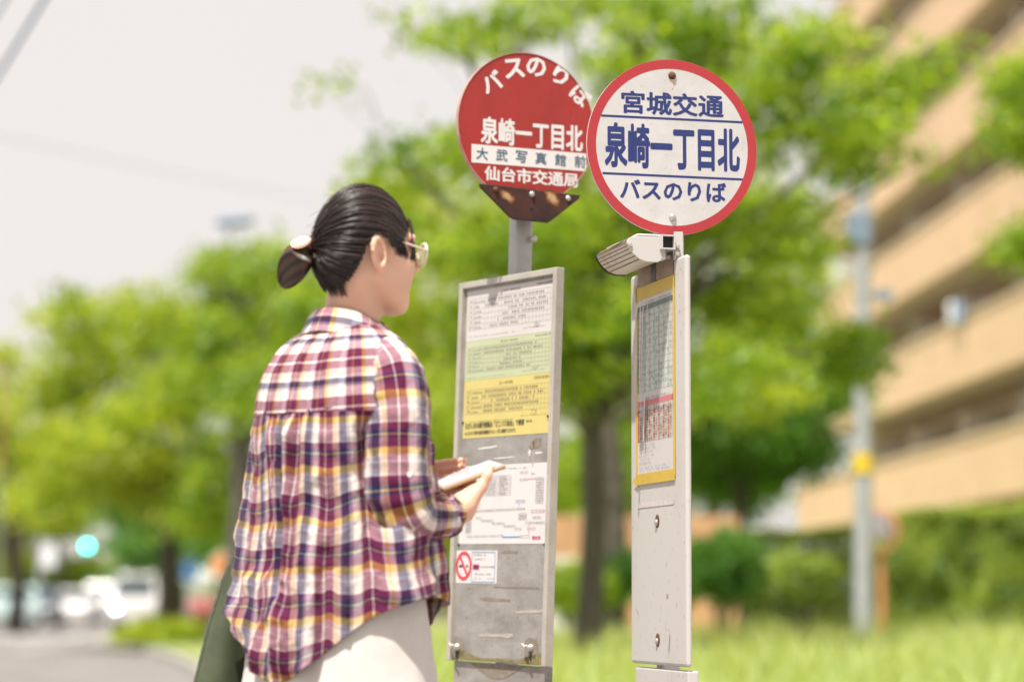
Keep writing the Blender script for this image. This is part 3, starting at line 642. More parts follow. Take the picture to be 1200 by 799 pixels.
M['sign_rim'] = worn('sign red enamel', (.40, .035, .042), (.35, .035, .042), .35, 8, fine=.15, bump=.05)
M['ink_blue'] = worn('sign blue ink', (.022, .034, .15), (.028, .042, .16), .4, 12)
M['ink_white'] = worn('sign white ink', (.72, .70, .69), (.64, .61, .59), .4, 12)
M['ink_teal'] = worn('sign grey blue ink', (.05, .11, .18), (.06, .12, .18), .4, 12)
M['red_faded'] = worn('faded red enamel', (.36, .032, .027), (.25, .026, .022), .38, 6, fine=.35, bump=.05, streak=(1, 1, .25))
M['post_white'] = worn('white painted steel', (0.528, 0.508, 0.488), (0.448, 0.416, 0.384), .5, 4, fine=.5, bump=.06, streak=(1, 1, .5), lo=.5, hi=.8)
M['rust'] = worn('rusted steel', (.030, .014, .013), (.085, .028, .017), .8, 14, fine=.5, bump=.6, lo=.4, hi=.7)
M['rust_bare'] = worn('bare yellowed patch', (.55, .38, .16), (.45, .22, .07), .8, 40)
M['steel'] = worn('weathered steel', (.42, .42, .42), (.30, .29, .28), .45, 10, metal=.5, fine=.3, bump=.1)
M['bolt'] = pbr('bolt', (.55, .53, .5), .35, metal=.7)
M['rust_bolt'] = pbr('rusty bolt', (.14, .05, .025), .8, var=.4, scale=80)
M['rust_stain'] = pbr('rust stain', (.60, .50, .40), .6)
M['alu_board'] = worn('weathered aluminium sheet', (.37, .35, .33), (.21, .19, .17), .5, 7, metal=.3, fine=.6, bump=.15, streak=(1, 1, 2), lo=.38, hi=.72)
M['alu_frame'] = worn('aluminium frame', (.50, .47, .42), (.38, .35, .30), .45, 12, metal=.35, fine=.3)
M['grime'] = worn('grime', (.20, .165, .13), (.30, .265, .23), .9, 60)
M['tape_residue'] = worn('tape residue', (.40, .355, .32), (.31, .28, .25), .8, 60)
M['scuff'] = pbr('scuff', (.62, .6, .58), .6)
M['paper_white'] = worn('white paper', (0.560, 0.532, 0.520), (0.512, 0.480, 0.460), .6, 6, spec=.3)
M['paper_green'] = worn('pale green paper', (0.456, 0.496, 0.320), (0.416, 0.456, 0.296), .6, 6, spec=.3)
M['paper_yellow'] = worn('yellow paper', (0.570, 0.485, 0.175), (0.520, 0.440, 0.160), .6, 6, spec=.3)
M['paper_bright'] = worn('bright paper', (0.608, 0.584, 0.584), (0.568, 0.544, 0.536), .5, 6, spec=.35)
M['print_black'] = pbr('black print', (.035, .032, .03), .7); M['print_grey'] = pbr('grey print', (.27, .25, .24), .7)
M['print_green'] = pbr('dark green print', (.02, .09, .07), .7); M['print_red'] = pbr('red print', (.55, .05, .06), .6); M['print_blue'] = pbr('blue print', (.08, .28, .55), .6)
M['print_pink'] = pbr('magenta print', (.6, .06, .22), .6); M['print_orange'] = pbr('orange print', (.66, .26, .13), .7); M['print_ltgreen'] = pbr('light green print', (.30, .52, .40), .7)
M['tape_yellow'] = worn('yellow tape', (0.576, 0.400, 0.048), (0.480, 0.336, 0.064), .5, 12, fine=.2, bump=.1)
M['plate_tan'] = worn('tan dirty plate', (.34, .26, .19), (.22, .15, .10), .8, 14, fine=.5, streak=(1, 1, 2))
M['diffuser'] = worn('ribbed diffuser', (.62, .58, .52), (.40, .31, .21), .4, 10, fine=.3)
M['rib_dirt'] = worn('dirt in the ribs', (.20, .13, .07), (.34, .24, .14), .8, 20)
M['black_hole'] = pbr('dark inside', (.012, .014, .014), .8)
M['film'] = None
E_ = .0012   # print thickness

def marks(pl, mb, u0, u1, v, hh, fill=.7, cw=.0022, h=.004, jit=.3):
    """a run of tiny illegible characters"""
    u = u0
    while u < u1:
        w_ = cw * R_.uniform(.6, 1.2)
        if R_.random() < fill:
            a = hh * R_.uniform(.55, 1.0)
            if R_.random() < .5: pl.quad(mb, u, v - a / 2, u + w_ * .35, v + a / 2, h)
            else:
                pl.quad(mb, u, v + a * .2, u + w_ * .8, v + a * .45, h); pl.quad(mb, u + w_ * .25, v - a / 2, u + w_ * .55, v + a * .2, h)
        u += w_ * 1.35

# ============ the white round stop (front) ============
D1 = 5.6
P1c = np.array([0.337, D1, 1.118]); yaw1 = rad(75.0)
b1 = Plane(P1c, yaw1, rad(.2)); W1, H1 = .405, .924
c1 = at(788, 172.5, 5.5); d1 = Plane(c1, rad(75 - 90 + 1), rad(.6))
base1 = (P1c[0], P1c[1], 0.0)
s1 = thing('bus_stop_sign', base1, 'white round bus stop sign with red rim and blue lettering on a white post', 'bus stop')
# disc
mb = MB(); d1.disc(mb, .205, -.006, .0, 120); disc = mb.build('disc', M['sign_white'], s1)
mb = MB(); d1.disc(mb, .2048, -.0002, .0004, 120, r0=.1835); mb.build('rim', M['sign_rim'], disc)
for body, L, Rr, hp, bo in (('宮城交通', (728, 120), (848, 124.6), 27, .028), ('泉崎一丁目北', (708.5, 170), (867, 175.6), 53, .036), ('バスのりば', (726.5, 222), (851, 225.4), 23.5, .03)):
    mb = MB(); d1.text_px(mb, body, L, Rr, hp, .0003, bo); mb.build('lettering', M['ink_blue'], disc)
for L, Rr in (((704.5, 135.6), (870, 143.6)), ((706, 203), (871.5, 210.6))):
    a, b = d1.inv(*L), d1.inv(*Rr); mb = MB(); d1.line(mb, *a, *b, .0052, .0003); mb.build('stripe', M['ink_blue'], disc)
mb = MB(); d1.dome(mb, d1.inv(787.5, 89), .0095, .001, .006); mb.build('bolt', M['rust_bolt'], disc, smooth=True)
mb = MB(); q = d1.inv(787.5, 93); 
mb.add([d1.pt(q[0] - .0045, q[1], .0009), d1.pt(q[0] + .0055, q[1], .0009), d1.pt(q[0] + .0025, q[1] - .021, .0009), d1.pt(q[0] - .001, q[1] - .024, .0009)], [(0, 3, 2, 1)]); mb.build('rust_streak', M['rust_stain'], disc)
mb = MB(); d1.dome(mb, d1.inv(788, 254.7), .0085, .001, .006); mb.build('bolt', M['bolt'], disc, smooth=True)
mb = MB(); q = d1.inv(787, 71); d1.slab(mb, q[0] - .03, q[1] - .02, q[0] + .03, q[1] + .001, -.03, -.008); mb.build('disc_bracket', M['post_white'], s1, bevel=.002); mb = MB(); q = d1.inv(787, 270); d1.slab(mb, q[0] - .035, q[1] - .06, q[0] + .035, q[1] + .03, -.03, -.014); mb.build('disc_bracket', M['post_white'], s1, bevel=.002)
# pole behind the board, up to the disc
pu = b1.inv(795, 290)[0] - .055
pole = MB(); pc = b1.pt(-.05, 0, -.040)
pole.obox([pc[0], pc[1], .75], [b1.U, b1.N, (0, 0, 1)], (.022, .022, .75))
pole.obox([c1[0] - d1.N[0] * .045, c1[1] - d1.N[1] * .045, 1.685], [d1.U, d1.N, (0, 0, 1)], (.022, .018, .10)); pole.build('pole', M['post_white'], s1, bevel=.003)
# board
mb = MB(); b1.slab(mb, -W1 / 2, -H1 / 2, W1 / 2, H1 / 2, -.014, 0); board = mb.build('board', M['post_white'], s1, bevel=.008, seg=3)
mb = MB(); b1.slab(mb, -W1 / 2 + .02, -1.118, W1 / 2 - .005, -H1 / 2 - .008, -.03, -.004); mb.build('base_panel', M['post_white'], s1, bevel=.004)
def rect_px(pl, pts):
    q = np.array([pl.inv(*p) for p in pts]); return (q[0, 0] + q[2, 0]) / 2, (q[2, 1] + q[3, 1]) / 2, (q[1, 0] + q[3, 0]) / 2, (q[0, 1] + q[1, 1]) / 2
tu0, tv0, tu1, tv1 = rect_px(b1, [(746, 339), (791, 322), (747.3, 569), (792, 562)])
pu0, pv0, pu1, pv1 = tu0 + .012, tv0 + .026, tu1 - .008, tv1 - .030
mb = MB(); b1.quad(mb, tu0 + .012, tv1 + .002, tu1 - .008, tv1 + .062, .0022); mb.build('old_plate', M['plate_tan'], board)
mb = MB(); b1.quad(mb, tu0 + .012, tv1 + .044, tu1 - .008, tv1 + .062, .0030); mb.build('grime_streak', M['grime'], board)
mb = MB(); b1.quad(mb, pu0 - .002, pv0, pu1 + .002, pv1, .0025); mb.build('timetable', M['paper_white'], board)
mb = MB()
for (a0, a1, a2, a3) in ((tu0, pv0 + .0, pu0, tv1), (pu1, tv0 + .01, tu1, tv1), (tu0, tv0, tu1 - .002, pv0), (tu0, pv1, tu1, tv1)):
    b1.slab(mb, a0, a1, a2, a3, .001, .0034 + .0002 * (a0 == tu0))
b1.add = None
mb.add([b1.pt(tu0 - .018, tv0 + .012, .006), b1.pt(tu0 + .012, tv0 - .006, .004), b1.pt(tu0 + .012, tv0 + .022, .004)], [(0, 1, 2)])
mb.add([b1.pt(tu0 - .006, tv1 - .012, .005), b1.pt(tu0 + .006, tv1 - .01, .004), b1.pt(tu0 + .004, tv1 + .012, .005), b1.pt(tu0 - .004, tv1 + .01, .006)], [(0, 1, 2, 3)])
mb.build('tape', M['tape_yellow'], board)
split = b1.inv(770, 462)[1]
def wtable(v0, v1, headmat, barmat, seed):
    hd = MB(); b1.quad(hd, pu0 + .002, v1 - .016, pu1 - .002, v1 - .004, .0031); b1.quad(hd, pu0 + .002, v0, pu0 + .009, v1 - .017, .0031); hd.build('header_band', M[headmat], board)
    bars = MB(); nc = 12
    for i in range(nc):
        u = pu0 + .05 + (pu1 - pu0 - .055) * i / nc
        if i % 2 == 0: b1.quad(bars, u, v0, u + (pu1 - pu0) / nc * .5, v1 - .018, .0030)
    bars.build('column_stripes', M[barmat], board)
    ln = MB(); nr = 13
    for i in range(nr + 1):
        v = v0 + (v1 - .018 - v0) * i / nr; b1.quad(ln, pu0 + .01, v - .0005, pu1 - .002, v + .0005, .0033)
    for u in (pu0 + .03, pu0 + .048): b1.quad(ln, u, v0, u + .001, v1 - .018, .0033)
    ln.build('table_lines', M['print_grey'], board)
    pr = MB()
    for i in range(nr * 2):
        v = v0 + (v1 - .018 - v0) * (i + .5) / (nr * 2)
        if i % 2 == 0: marks(b1, pr, pu0 + .012, pu0 + .028, v, .007, .9, .005, .0036)
        for k in range(nc):
            if R_.random() < .42:
                u = pu0 + .051 + (pu1 - pu0 - .055) * k / nc; marks(b1, pr, u, u + .010, v, .0055, .9, .005, .0036)
    marks(b1, pr, pu0 + .06, pu1 - .02, v1 - .0, .006, .8, .006, .0036)
    pr.build('table_print', M['print_black'], board)['kind'] = 'stuff'
wtable(split + .012, pv1 - .012, 'print_green', 'print_ltgreen', 1)
wtable(pv0 + .075, split - .004, 'print_red', 'print_orange', 2)
pr = MB()
for i in range(6): marks(b1, pr, pu0 + .012, pu0 + .11 + R_.uniform(-.02, .03), pv0 + .066 - i * .0085, .005, .75, .005, .0036)
pr.build('small_print', M['print_grey'], board)
pr = MB()
for i in range(2): marks(b1, pr, pu0 + .012, pu1 - .02, pv0 + .013 - i * .007, .004, .6, .006, .0036)
pr.build('foot_print', M['print_blue'], board)
# glossy torn film over the timetable
m_, t_, p_ = new_mat('clear film'); p_.inputs['Base Color'].default_value = (.95, .95, .95, 1); p_.inputs['Roughness'].default_value = .15; p_.inputs['Alpha'].default_value = .16; M['film'] = m_
V = []; F = []; nu, nv = 16, 30
for i in range(nu + 1):
    for j in range(nv + 1):
        u = pu0 + (pu1 - pu0) * i / nu; v = split - .03 + (pv1 - split + .024) * j / nv
        h = .006 + .004 * math.sin(u * 170 + 1.5 * math.sin(v * 9)) * math.exp(-((i / nu - .3) / .3) ** 2) ; V.append(b1.pt(u, v, h))
for i in range(nu):
    for j in range(nv): q = i * (nv + 1) + j; F.append((q, q + nv + 1, q + nv + 2, q + 1))
MB().add(V, F).build('clear_film', M['film'], board, smooth=True)
tr = MB()
for (u, v0, v1, w_) in ((.018, -.04, .0, .010), (.045, -.20, .0, .006), (.066, -.11, -.005, .005), (.1, -.06, 0, .004), (.012, -.2, -.12, .006), (.075, -.34, -.22, .007), (.055, -.28, -.1, .004)):
    uu = pu0 + u; a = pv1 + v0; b = pv1 + v1 - .012
    tr.add([b1.pt(uu, b, .011), b1.pt(uu + w_, b, .011), b1.pt(uu + w_ * .5 - .01, a, .010), b1.pt(uu - .012, a, .010)], [(0, 3, 2, 1)])
tr.build('torn_film', M['paper_bright'], board)
mb = MB()
q = b1.inv(769, 590); b1.quad(mb, tu0 + .004, q[1] - .006, tu1 - .012, q[1] + .007, .001); q = b1.inv(780, 700)
mb.build('tape_mark', pbr('pale tape mark', (.60, .565, .53), .5, var=.15, scale=60), board)
mb = MB(); q = b1.inv(748.5, 590); b1.line(mb, q[0], q[1] - .03, q[0] + .01, q[1] + .035, .004, .0012); q = b1.inv(784, 752); b1.line(mb, q[0], q[1] - .02, q[0] + .008, q[1] + .018, .004, .0012); q = b1.inv(781, 697); b1.quad(mb, q[0], q[1] - .005, q[0] + .012, q[1] + .003, .0012)
mb.build('scratch', M['tape_residue'], board)
for (px, py) in ((770, 612), (770.5, 751)):
    q = b1.inv(px, py); mb = MB(); b1.dome(mb, q, .0085, .0005, .006); mb.build('bolt', M['bolt'], board, smooth=True)
    mb = MB(); b1.dome(mb, (q[0] + .002, q[1] + .003), .016, .0003, .0016); mb.build('washer', M['rust_bolt'], board, smooth=True)
# lamp: half-round trough parallel to the board, its end plate towards the camera
LU, LN = b1.U, b1.N
lo_ = at(779, 281, 5.47)      # top right of the end plate
def lamp_pt(s, n, z): return lo_ + LN * n * 1.0 - LU * s + np.array([0, 0, z])   # s away along the lamp, n outwards (left), z up
prof = [(0, .004), (.075, .004), (.088, -.002), (.093, -.012), (.088, -.025), (.078, -.040), (.062, -.054), (.045, -.060), (.02, -.060), (0, -.05)]
prof = [(n * .97, z * .86) for n, z in prof]
LLen = .235
lamp = MB(); 
lamp.add([lamp_pt(s, n, z) for s in (.004, LLen) for n, z in prof], [(i, (i + 1) % 10, 10 + (i + 1) % 10, 10 + i) for i in range(10)] + [tuple(reversed(range(10))), tuple(range(10, 20))])
lo_b = lamp.build('lamp', M['diffuser'], s1, smooth=True)
ep = MB(); ep.prism([lamp_pt(-.002, n * 1.03, z * 1.06 + .001) for n, z in prof], LU, .004); ep.build('end_plate', M['post_white'], lo_b, bevel=.001)
ep = MB(); ep.prism([lamp_pt(LLen + .002, n * 1.03, z * 1.06 + .001) for n, z in prof], -LU, .004); ep.build('end_plate', M['black_hole'], lo_b, bevel=.001)
hd = MB(); hd.hexa([lamp_pt(LLen, -.0, .005), lamp_pt(LLen, .07, .005), lamp_pt(0, .07, .005), lamp_pt(0, -.0, .005), lamp_pt(LLen, 0, .012), lamp_pt(LLen, .066, .012), lamp_pt(0, .066, .012), lamp_pt(0, 0, .012)]); hd.build('lamp_cover', M['post_white'], lo_b, bevel=.003)
rb = MB()
for i in range(9):      # grooves between the ribs on the curved underside
    t = i / 8; k0 = 1.2 + t * 4.8; j = int(k0); fr_ = k0 - j; n = prof[j][0] * (1 - fr_) + prof[j + 1][0] * fr_; z = prof[j][1] * (1 - fr_) + prof[j + 1][1] * fr_
    c_ = np.array([.045, -.025]); o = unit(np.array([n, z]) - c_) * .0012
    rb.tube([lamp_pt(.006, n + o[0], z + o[1]), lamp_pt(LLen - .004, n + o[0], z + o[1])], .0011, 5)
rb.build('rib', M['rib_dirt'], lo_b)
ls = MB()
for (n, z) in ((.085, -.016), (.006, -.006), (.006, -.044)):
    p = lamp_pt(-.006, n, z); ls.tube([p, p + LU * .004], [.0055, .004], 10)
ls.build('screw', M['bolt'], lo_b, smooth=True)
p = lamp_pt(.12, .03, .012); MB().tube([p, p + np.array([0, 0, .006]), p + np.array([0, 0, .010])], [.009, .008, .004], 12).build('screw', M['bolt'], lo_b, smooth=True)
# bracket: open square tube and a flange plate with two bolts
sq = MB(); cq = at(783.5, 283.5, 5.45)
for (n0, n1, z0, z1) in ((-.0165, .0165, .0135, .0165), (-.0165, .0165, -.0165, -.0135), (-.0165, -.0135, -.0135, .0135), (.0135, .0165, -.0135, .0135)):
    P = []
    for s_ in (0, -.30):
        for (n, z) in ((n0, z0), (n1, z0), (n1, z1), (n0, z1)): P.append(cq + LN * n + LU * s_ + np.array([0, 0, z]))
    sq.hexa([P[k] for k in (0, 1, 2, 3, 4, 5, 6, 7)])
br = sq.build('bracket', M['post_white'], s1)
mb = MB(); mb.obox(cq + LU * -.012, [LN, LU, (0, 0, 1)], (.0134, .001, .0134)); mb.build('tube_inner_dark', M['black_hole'], br)  # black sheet painting the shade inside the hollow, open tube
fl = MB(); fc = at(795, 288, 5.47); fl.obox(fc, [LN, LU, (0, 0, 1)], (.0105, .003, .032)); fl.build('flange', M['post_white'], br, bevel=.001)
bl = MB()
for py in (289, 298):
    p = at(793.3, py, 5.462); bl.tube([p - LU * .004, p + LU * .004, p + LU * .008], [.006, .006, .0035], 12)
bl.build('bolt', M['bolt'], br, smooth=True)
gp = MB(); gp.prism([at(772, 303, 5.50), at(791, 297, 5.50), at(791, 303, 5.50), at(779, 304.5, 5.50)], LU, .004); gp.build('gusset', M['post_white'], br)
ar = MB(); p = at(771, 312, 5.62); ar.obox([p[0], p[1], p[2]], [b1.U, b1.N, (0, 0, 1)], (.018, .012, .045)); ar.build('arm', M['dark_metal'], s1)

# ============ the red round stop (behind) ============
b2 = Plane(np.array([-.028, 6.0, 1.131]), rad(56.4), rad(1.85)); W2, H2 = .443, .962
c2 = at(617.5, 149.5, 5.99); d2 = Plane(c2, rad(-25), rad(1.6))
s2 = thing('bus_stop_sign', (b2.O[0] - .03, 6.0, 0), 'red round bus stop sign with white lettering on a grey pole with framed notices', 'bus stop')
mb = MB(); d2.disc(mb, .189, -.01, 0, 120); disc2 = mb.build('disc', M['red_faded'], s2, bevel=.002)
mb = MB(); d2.disc(mb, .1905, -.012, .0015, 120, r0=.1888); mb.build('rim', worn('pale rim edge', (.5, .3, .25), (.3, .1, .08), .5, 20), disc2)
for ch, px, py, an in (('バ', 576, 96, 28), ('ス', 602.5, 80.5, 12), ('の', 628.4, 78.7, -5), ('り', 657, 89, -25), ('ば', 680.5, 112.5, -40)):
    mb = MB(); q = d2.inv(px, py); d2.text(mb, ch, q, .055 * (.78 if ch == 'り' else 1), .05, rad(an), .0003, .034); mb.build('lettering', M['ink_white'], disc2)
for body, L, Rr, hp, bo, mt in (('泉崎一丁目北', (563.5, 153.5), (683, 161.5), 32, .034, 'ink_white'), ('仙台市交通局', (567.6, 204), (677.5, 210.5), 17.5, .034, 'ink_white')):
    mb = MB(); d2.text_px(mb, body, L, Rr, hp, .0003, bo); mb.build('lettering', M[mt], disc2)
q0 = np.array([d2.inv(552.5, 168.8), d2.inv(687, 180.3), d2.inv(687, 201.1), d2.inv(552.5, 190.4)])
mb = MB(); mb.add([d2.pt(a, b, .0005) for a, b in q0], [(3, 2, 1, 0)]); mb.build('name_strip', M['ink_white'], disc2)
for i, ch in enumerate('大武写真館前'):
    s = i / 5; q = d2.inv(565 + s * 114.5, 180.2 + s * 9.4); mb = MB(); d2.text(mb, ch, q, .0315, .0305, rad(-1), .0010, .014); mb.build('lettering', M['ink_teal'], disc2)
# rusted bracket plate
poly = [d2.inv(*p) for p in ((560.5, 216), (579, 217.5), (621, 222.5), (678.5, 229.5), (676.5, 234), (646, 258), (640.5, 261.5), (620, 259.5), (600, 257.5), (595, 254), (562, 221))]
mb = MB(); mb.prism([d2.pt(a, b, .001) for a, b in reversed(poly)], d2.N, .009); bk2 = mb.build('rusted_bracket', M['rust'], s2, bevel=.002)
for (px, py, mt, r) in ((579, 223, 'rust_bolt', .0075), (621.3, 228.3, 'bolt', .0078), (663.7, 233.2, 'bolt', .0075)):
    mb = MB(); d2.dome(mb, d2.inv(px, py), r, .0101, .006); mb.build('bolt', M[mt], bk2, smooth=True)
mb = MB(); d2.dome(mb, d2.inv(620.5, 245), .0052, .0098, .0012); mb.build('bolt_hole', M['black_hole'], bk2)
for (px, py, rx, ry) in ((592.5, 231, .0155, .0125), (645, 232.8, .021, .0135)):
    for j, (sc_, colr) in enumerate(((1.25, (.13, .045, .02)), (1.05, (.24, .095, .03)), (.85, (.40, .21, .08)), (.6, (.52, .36, .18)))):
        q = d2.inv(px, py); mb = MB(); n = 30; V = []
        for k in range(n):
            a = 6.2832 * k / n; e = 1 + .16 * math.sin(2 * a + px) + .10 * math.sin(5 * a + j) ; V.append(d2.pt(q[0] + rx * sc_ * e * math.cos(a), q[1] + ry * sc_ * e * math.sin(a) - .35 * rx * sc_ * math.cos(a), .0102 + .0002 * j))
        mb.add(V, [tuple(range(n))]); mb.build('worn_patch', pbr('worn rust', colr, .8, var=.35, scale=120), bk2)
# pole with a flat front
pt0 = at(618.5, 240, 6.03); ptb = np.array([b2.O[0] - .03 - .02, 6.03, 0.0]); dirp = unit(b2.V); pt0 = pt0 - d2.N * .035
pl_ = MB(); bot = pt0 - dirp * (pt0[2] / dirp[2]); axu = d2.U; axn = np.cross(dirp, axu)
V = []; n = 28
for p in (bot, pt0 + dirp * .05):
    for k in range(n):
        a = 6.2832 * k / n; sx = np.sign(math.cos(a)) * abs(math.cos(a)) ** .55; sy = np.sign(math.sin(a)) * abs(math.sin(a)) ** .55; V.append(p + axu * .0275 * sx + axn * .022 * sy)
pl_.add(V, [(k, (k + 1) % n, n + (k + 1) % n, n + k) for k in range(n)] + [tuple(reversed(range(n))), tuple(range(n, 2 * n))]); pl_.build('pole', M['steel'], s2, smooth=True)
p = at(626, 280, 6.035); MB().tube([p + d2.N * -.012, p + d2.N * .004, p + d2.N * .009], [.008, .008, .004], 12).build('pole_bolt', M['bolt'], s2, smooth=True)
# board
mb = MB(); b2.slab(mb, -W2 / 2 + .004, -H2 / 2 + .002, W2 / 2 - .004, H2 / 2 - .004, -.02, -.008); board2 = mb.build('board', M['alu_board'], s2)
fr = MB(); fw2 = .0165
for (a0, a1, a2, a3) in ((-W2 / 2, -H2 / 2, -W2 / 2 + fw2, H2 / 2), (W2 / 2 - fw2, -H2 / 2, W2 / 2, H2 / 2), (-W2 / 2 + fw2, H2 / 2 - fw2, W2 / 2 - fw2, H2 / 2)):
    b2.slab(fr, a0, a1, a2, a3, -.022, .002)
fr.build('frame', M['alu_frame'], s2, bevel=.002)
mb = MB(); b2.slab(mb, -W2 / 2 + .012, -1.131, W2 / 2 - .012, -H2 / 2 - .001, -.03, -.016); mb.build('base_panel', M['alu_board'], s2)
HB = -.0074
def sheet_px(name, pts, mat, h):
    u0, v0, u1, v1 = rect_px(b2, pts); mb = MB(); b2.slab(mb, u0, v0, u1, v1, -.0081, h); mb.build(name, M[mat], board2); return u0, v0, u1, v1
q_w = sheet_px('timetable_sheet', [(545, 342.5), (646.2, 325), (543.3, 402), (643.5, 385.5)], 'paper_white', HB)
q_g = sheet_px('timetable_sheet', [(543.3, 402.3), (643.5, 385.8), (541.6, 448), (642.5, 434)], 'paper_green', HB)
q_y = sheet_px('timetable_sheet', [(541.6, 448.3), (642.5, 434.3), (539.2, 515.4), (640.6, 505)], 'paper_yellow', HB)
q_m = sheet_px('route_map_sheet', [(537, 548.5), (638, 539), (534.8, 638.4), (635.8, 635)], 'paper_bright', HB)
q_s = sheet_px('sticker', [(533, 646.5), (580, 642.5), (530.5, 684), (579, 682)], 'paper_bright', HB)
HP = HB + .0008
def timetable(q, inkh, rows, vlo, dens):
    u0, v0, u1, v1 = q; w_, h_ = u1 - u0, v1 - v0
    def X(a): return u0 + w_ * a
    def Y(b): return v1 - h_ * b        # b from the top
    g = MB(); t0, t1 = .16, vlo
    for i in range(rows + 1): b2.quad(g, X(.03), Y(t0 + (t1 - t0) * i / rows) - .0003, X(.98), Y(t0 + (t1 - t0) * i / rows) + .0003, HP)
    for i in range(20): b2.quad(g, X(.22 + .76 * i / 19) - .0003, Y(t1), X(.22 + .76 * i / 19) + .0003, Y(t0), HP)
    for a in (.03, .09): b2.quad(g, X(a) - .0003, Y(t1), X(a) + .0003, Y(t0), HP)
    g.build('table_grid', M['print_grey'], board2)
    k = MB(); marks(b2, k, X(.42), X(.62), Y(.09), h_ * .055, .9, .0055, HP); b_ = MB()
    marks(b2, b_, X(.82), X(.985), Y(.06), h_ * .06, 1, .004, HP); b_.build('heading', M[inkh], board2)
    for i in range(rows):
        yy = t0 + (t1 - t0) * (i + .55) / rows; hh = h_ * .045
        marks(b2, k, X(.045), X(.07), Y(yy), hh, 1, .005, HP)
        marks(b2, k, X(.10), X(.10 + R_.uniform(.05, .12)), Y(yy + .012), hh, 1, .0045, HP)
        a0 = R_.uniform(.23, .5); a1 = min(.95, a0 + dens * R_.uniform(.3, .9))
        if i < 2: a0, a1 = .23, R_.uniform(.85, .96)
        c_ = a0
        while c_ < a1:
            if R_.random() < .85: b2.quad(k, X(c_), Y(yy) - hh * .45, X(c_) + .0026, Y(yy) + hh * .45, HP)
            c_ += .022
    for i in range(3): marks(b2, k, X(.8), X(.86), Y(vlo + .02 + i * .035), h_ * .025, .7, .004, HP)
    marks(b2, k, X(.03), X(.6), Y(vlo + .14), h_ * .02, .8, .004, HP); marks(b2, k, X(.68), X(.96), Y(vlo + .1), h_ * .02, .8, .004, HP)
    k.build('table_print', M['print_black'], board2)['kind'] = 'stuff'
timetable(q_w, 'print_black', 6, .78, .8); timetable(q_g, 'print_green', 6, .80, .6); timetable(q_y, 'print_black', 5, .58, .7)
mb = MB(); u0, v0, u1, v1 = q_y; w_, h_ = u1 - u0, v1 - v0
b2.text(mb, 'ただいまの運行情報は「どこバス仙台」で検索', (u0 + w_ * .375, v0 + h_ * .215), w_ * .69, h_ * .105, 0, HP, .015); mb.build('lettering', M['print_black'], board2)
mb = MB(); b2.text(mb, '⇨⇨', (u0 + w_ * .775, v0 + h_ * .225), w_ * .07, h_ * .045, 0, HP, .02); mb.build('lettering', M['print_black'], board2)
mb = MB(); b2.text(mb, '※このバス停の接近情報がスムーズに検索できます。', (u0 + w_ * .33, v0 + h_ * .09), w_ * .60, h_ * .07, 0, HP, .012); mb.build('lettering', M['print_black'], board2)
# route map: boxes, links and small captions
u0, v0, u1, v1 = q_m; w_, h_ = u1 - u0, v1 - v0
def X(a): return u0 + w_ * a
def Y(b): return v1 - h_ * b
bx_ = MB(); tx = MB(); rd = MB(); blm = MB()
def cell(a, b, aw, bh, m=None, fill=True):
    m = m or bx_; t_ = .0007
    for (p, q, r, s_) in ((a, b, a + aw, b), (a, b + bh, a + aw, b + bh)): b2.quad(m, X(p), Y(q) - t_ / 2, X(r), Y(s_) + t_ / 2, HP)
    for p in (a, a + aw): b2.quad(m, X(p) - t_ / 2, Y(b + bh), X(p) + t_ / 2, Y(b), HP)
    if fill: marks(b2, tx, X(a + .014), X(a + aw - .012), Y(b + bh / 2), h_ * bh * .5, .6, .0042, HP)
for i in range(8): cell(.27, .14 + i * .031, .04, .031, fill=True); cell(.31, .14 + i * .031, .29, .031, fill=False); marks(b2, tx, X(.33), X(.42), Y(.156 + i * .031), h_ * .02, .8, .0035, HP); marks(b2, tx, X(.47), X(.47 + R_.uniform(.05, .11)), Y(.156 + i * .031), h_ * .022, .95, .0035, HP)
for i in range(10): cell(.885, .18 + i * .033, .085, .026)
for i in range(8): cell(.20 + i * .066, .66 + i * .018 + (i % 2) * .018, .075, .022)
for i in range(7): cell(.08, .66 + i * .03, .07, .024)
for i in range(11): cell(.06 + i * .065, .575 - i * .002, .06, .022)
for i in range(5): cell(.10 + i * .09, .895 - i * .002, .075, .022)
for (a, b) in ((.70, .10), (.70, .19), (.70, .62), (.70, .65), (.70, .68), (.78, .73), (.90, .73), (.8, .80), (.86, .665)): cell(a, b, .09, .024)
cell(.66, .455, .11, .032, blm); cell(.84, .585, .15, .03, rd); cell(.05, .43, .19, .11, rd, False)
for i in range(3): marks(b2, tx, X(.065), X(.2), Y(.455 + i * .025), h_ * .014, .8, .0035, HP)
marks(b2, tx, X(.36), X(.78), Y(.055), h_ * .022, .8, .004, HP); marks(b2, tx, X(.83), X(.87), Y(.135), h_ * .025, 1, .004, HP)
b2.line(blm, X(.52), Y(.915), X(.72), Y(.912), .0025, HP); b2.line(blm, X(.70), Y(.49), X(.70), Y(.56), .001, HP); b2.quad(blm, X(.19), Y(.29), X(.225), Y(.25), HP); b2.quad(blm, X(.235), Y(.19), X(.26), Y(.17), HP)
b2.line(rd, X(.79), Y(.20), X(.885), Y(.195), .0012, HP); b2.line(rd, X(.82), Y(.76), X(.82), Y(.89), .001, HP); b2.line(rd, X(.87), Y(.74), X(.90), Y(.74), .001, HP)
cell(.72, .895, .11, .03)
bx_.build('map_boxes', M['print_grey'], board2)['kind'] = 'stuff'; tx.build('map_print', M['print_black'], board2)['kind'] = 'stuff'; rd.build('map_red_lines', M['print_red'], board2); blm.build('map_blue_lines', M['print_blue'], board2)
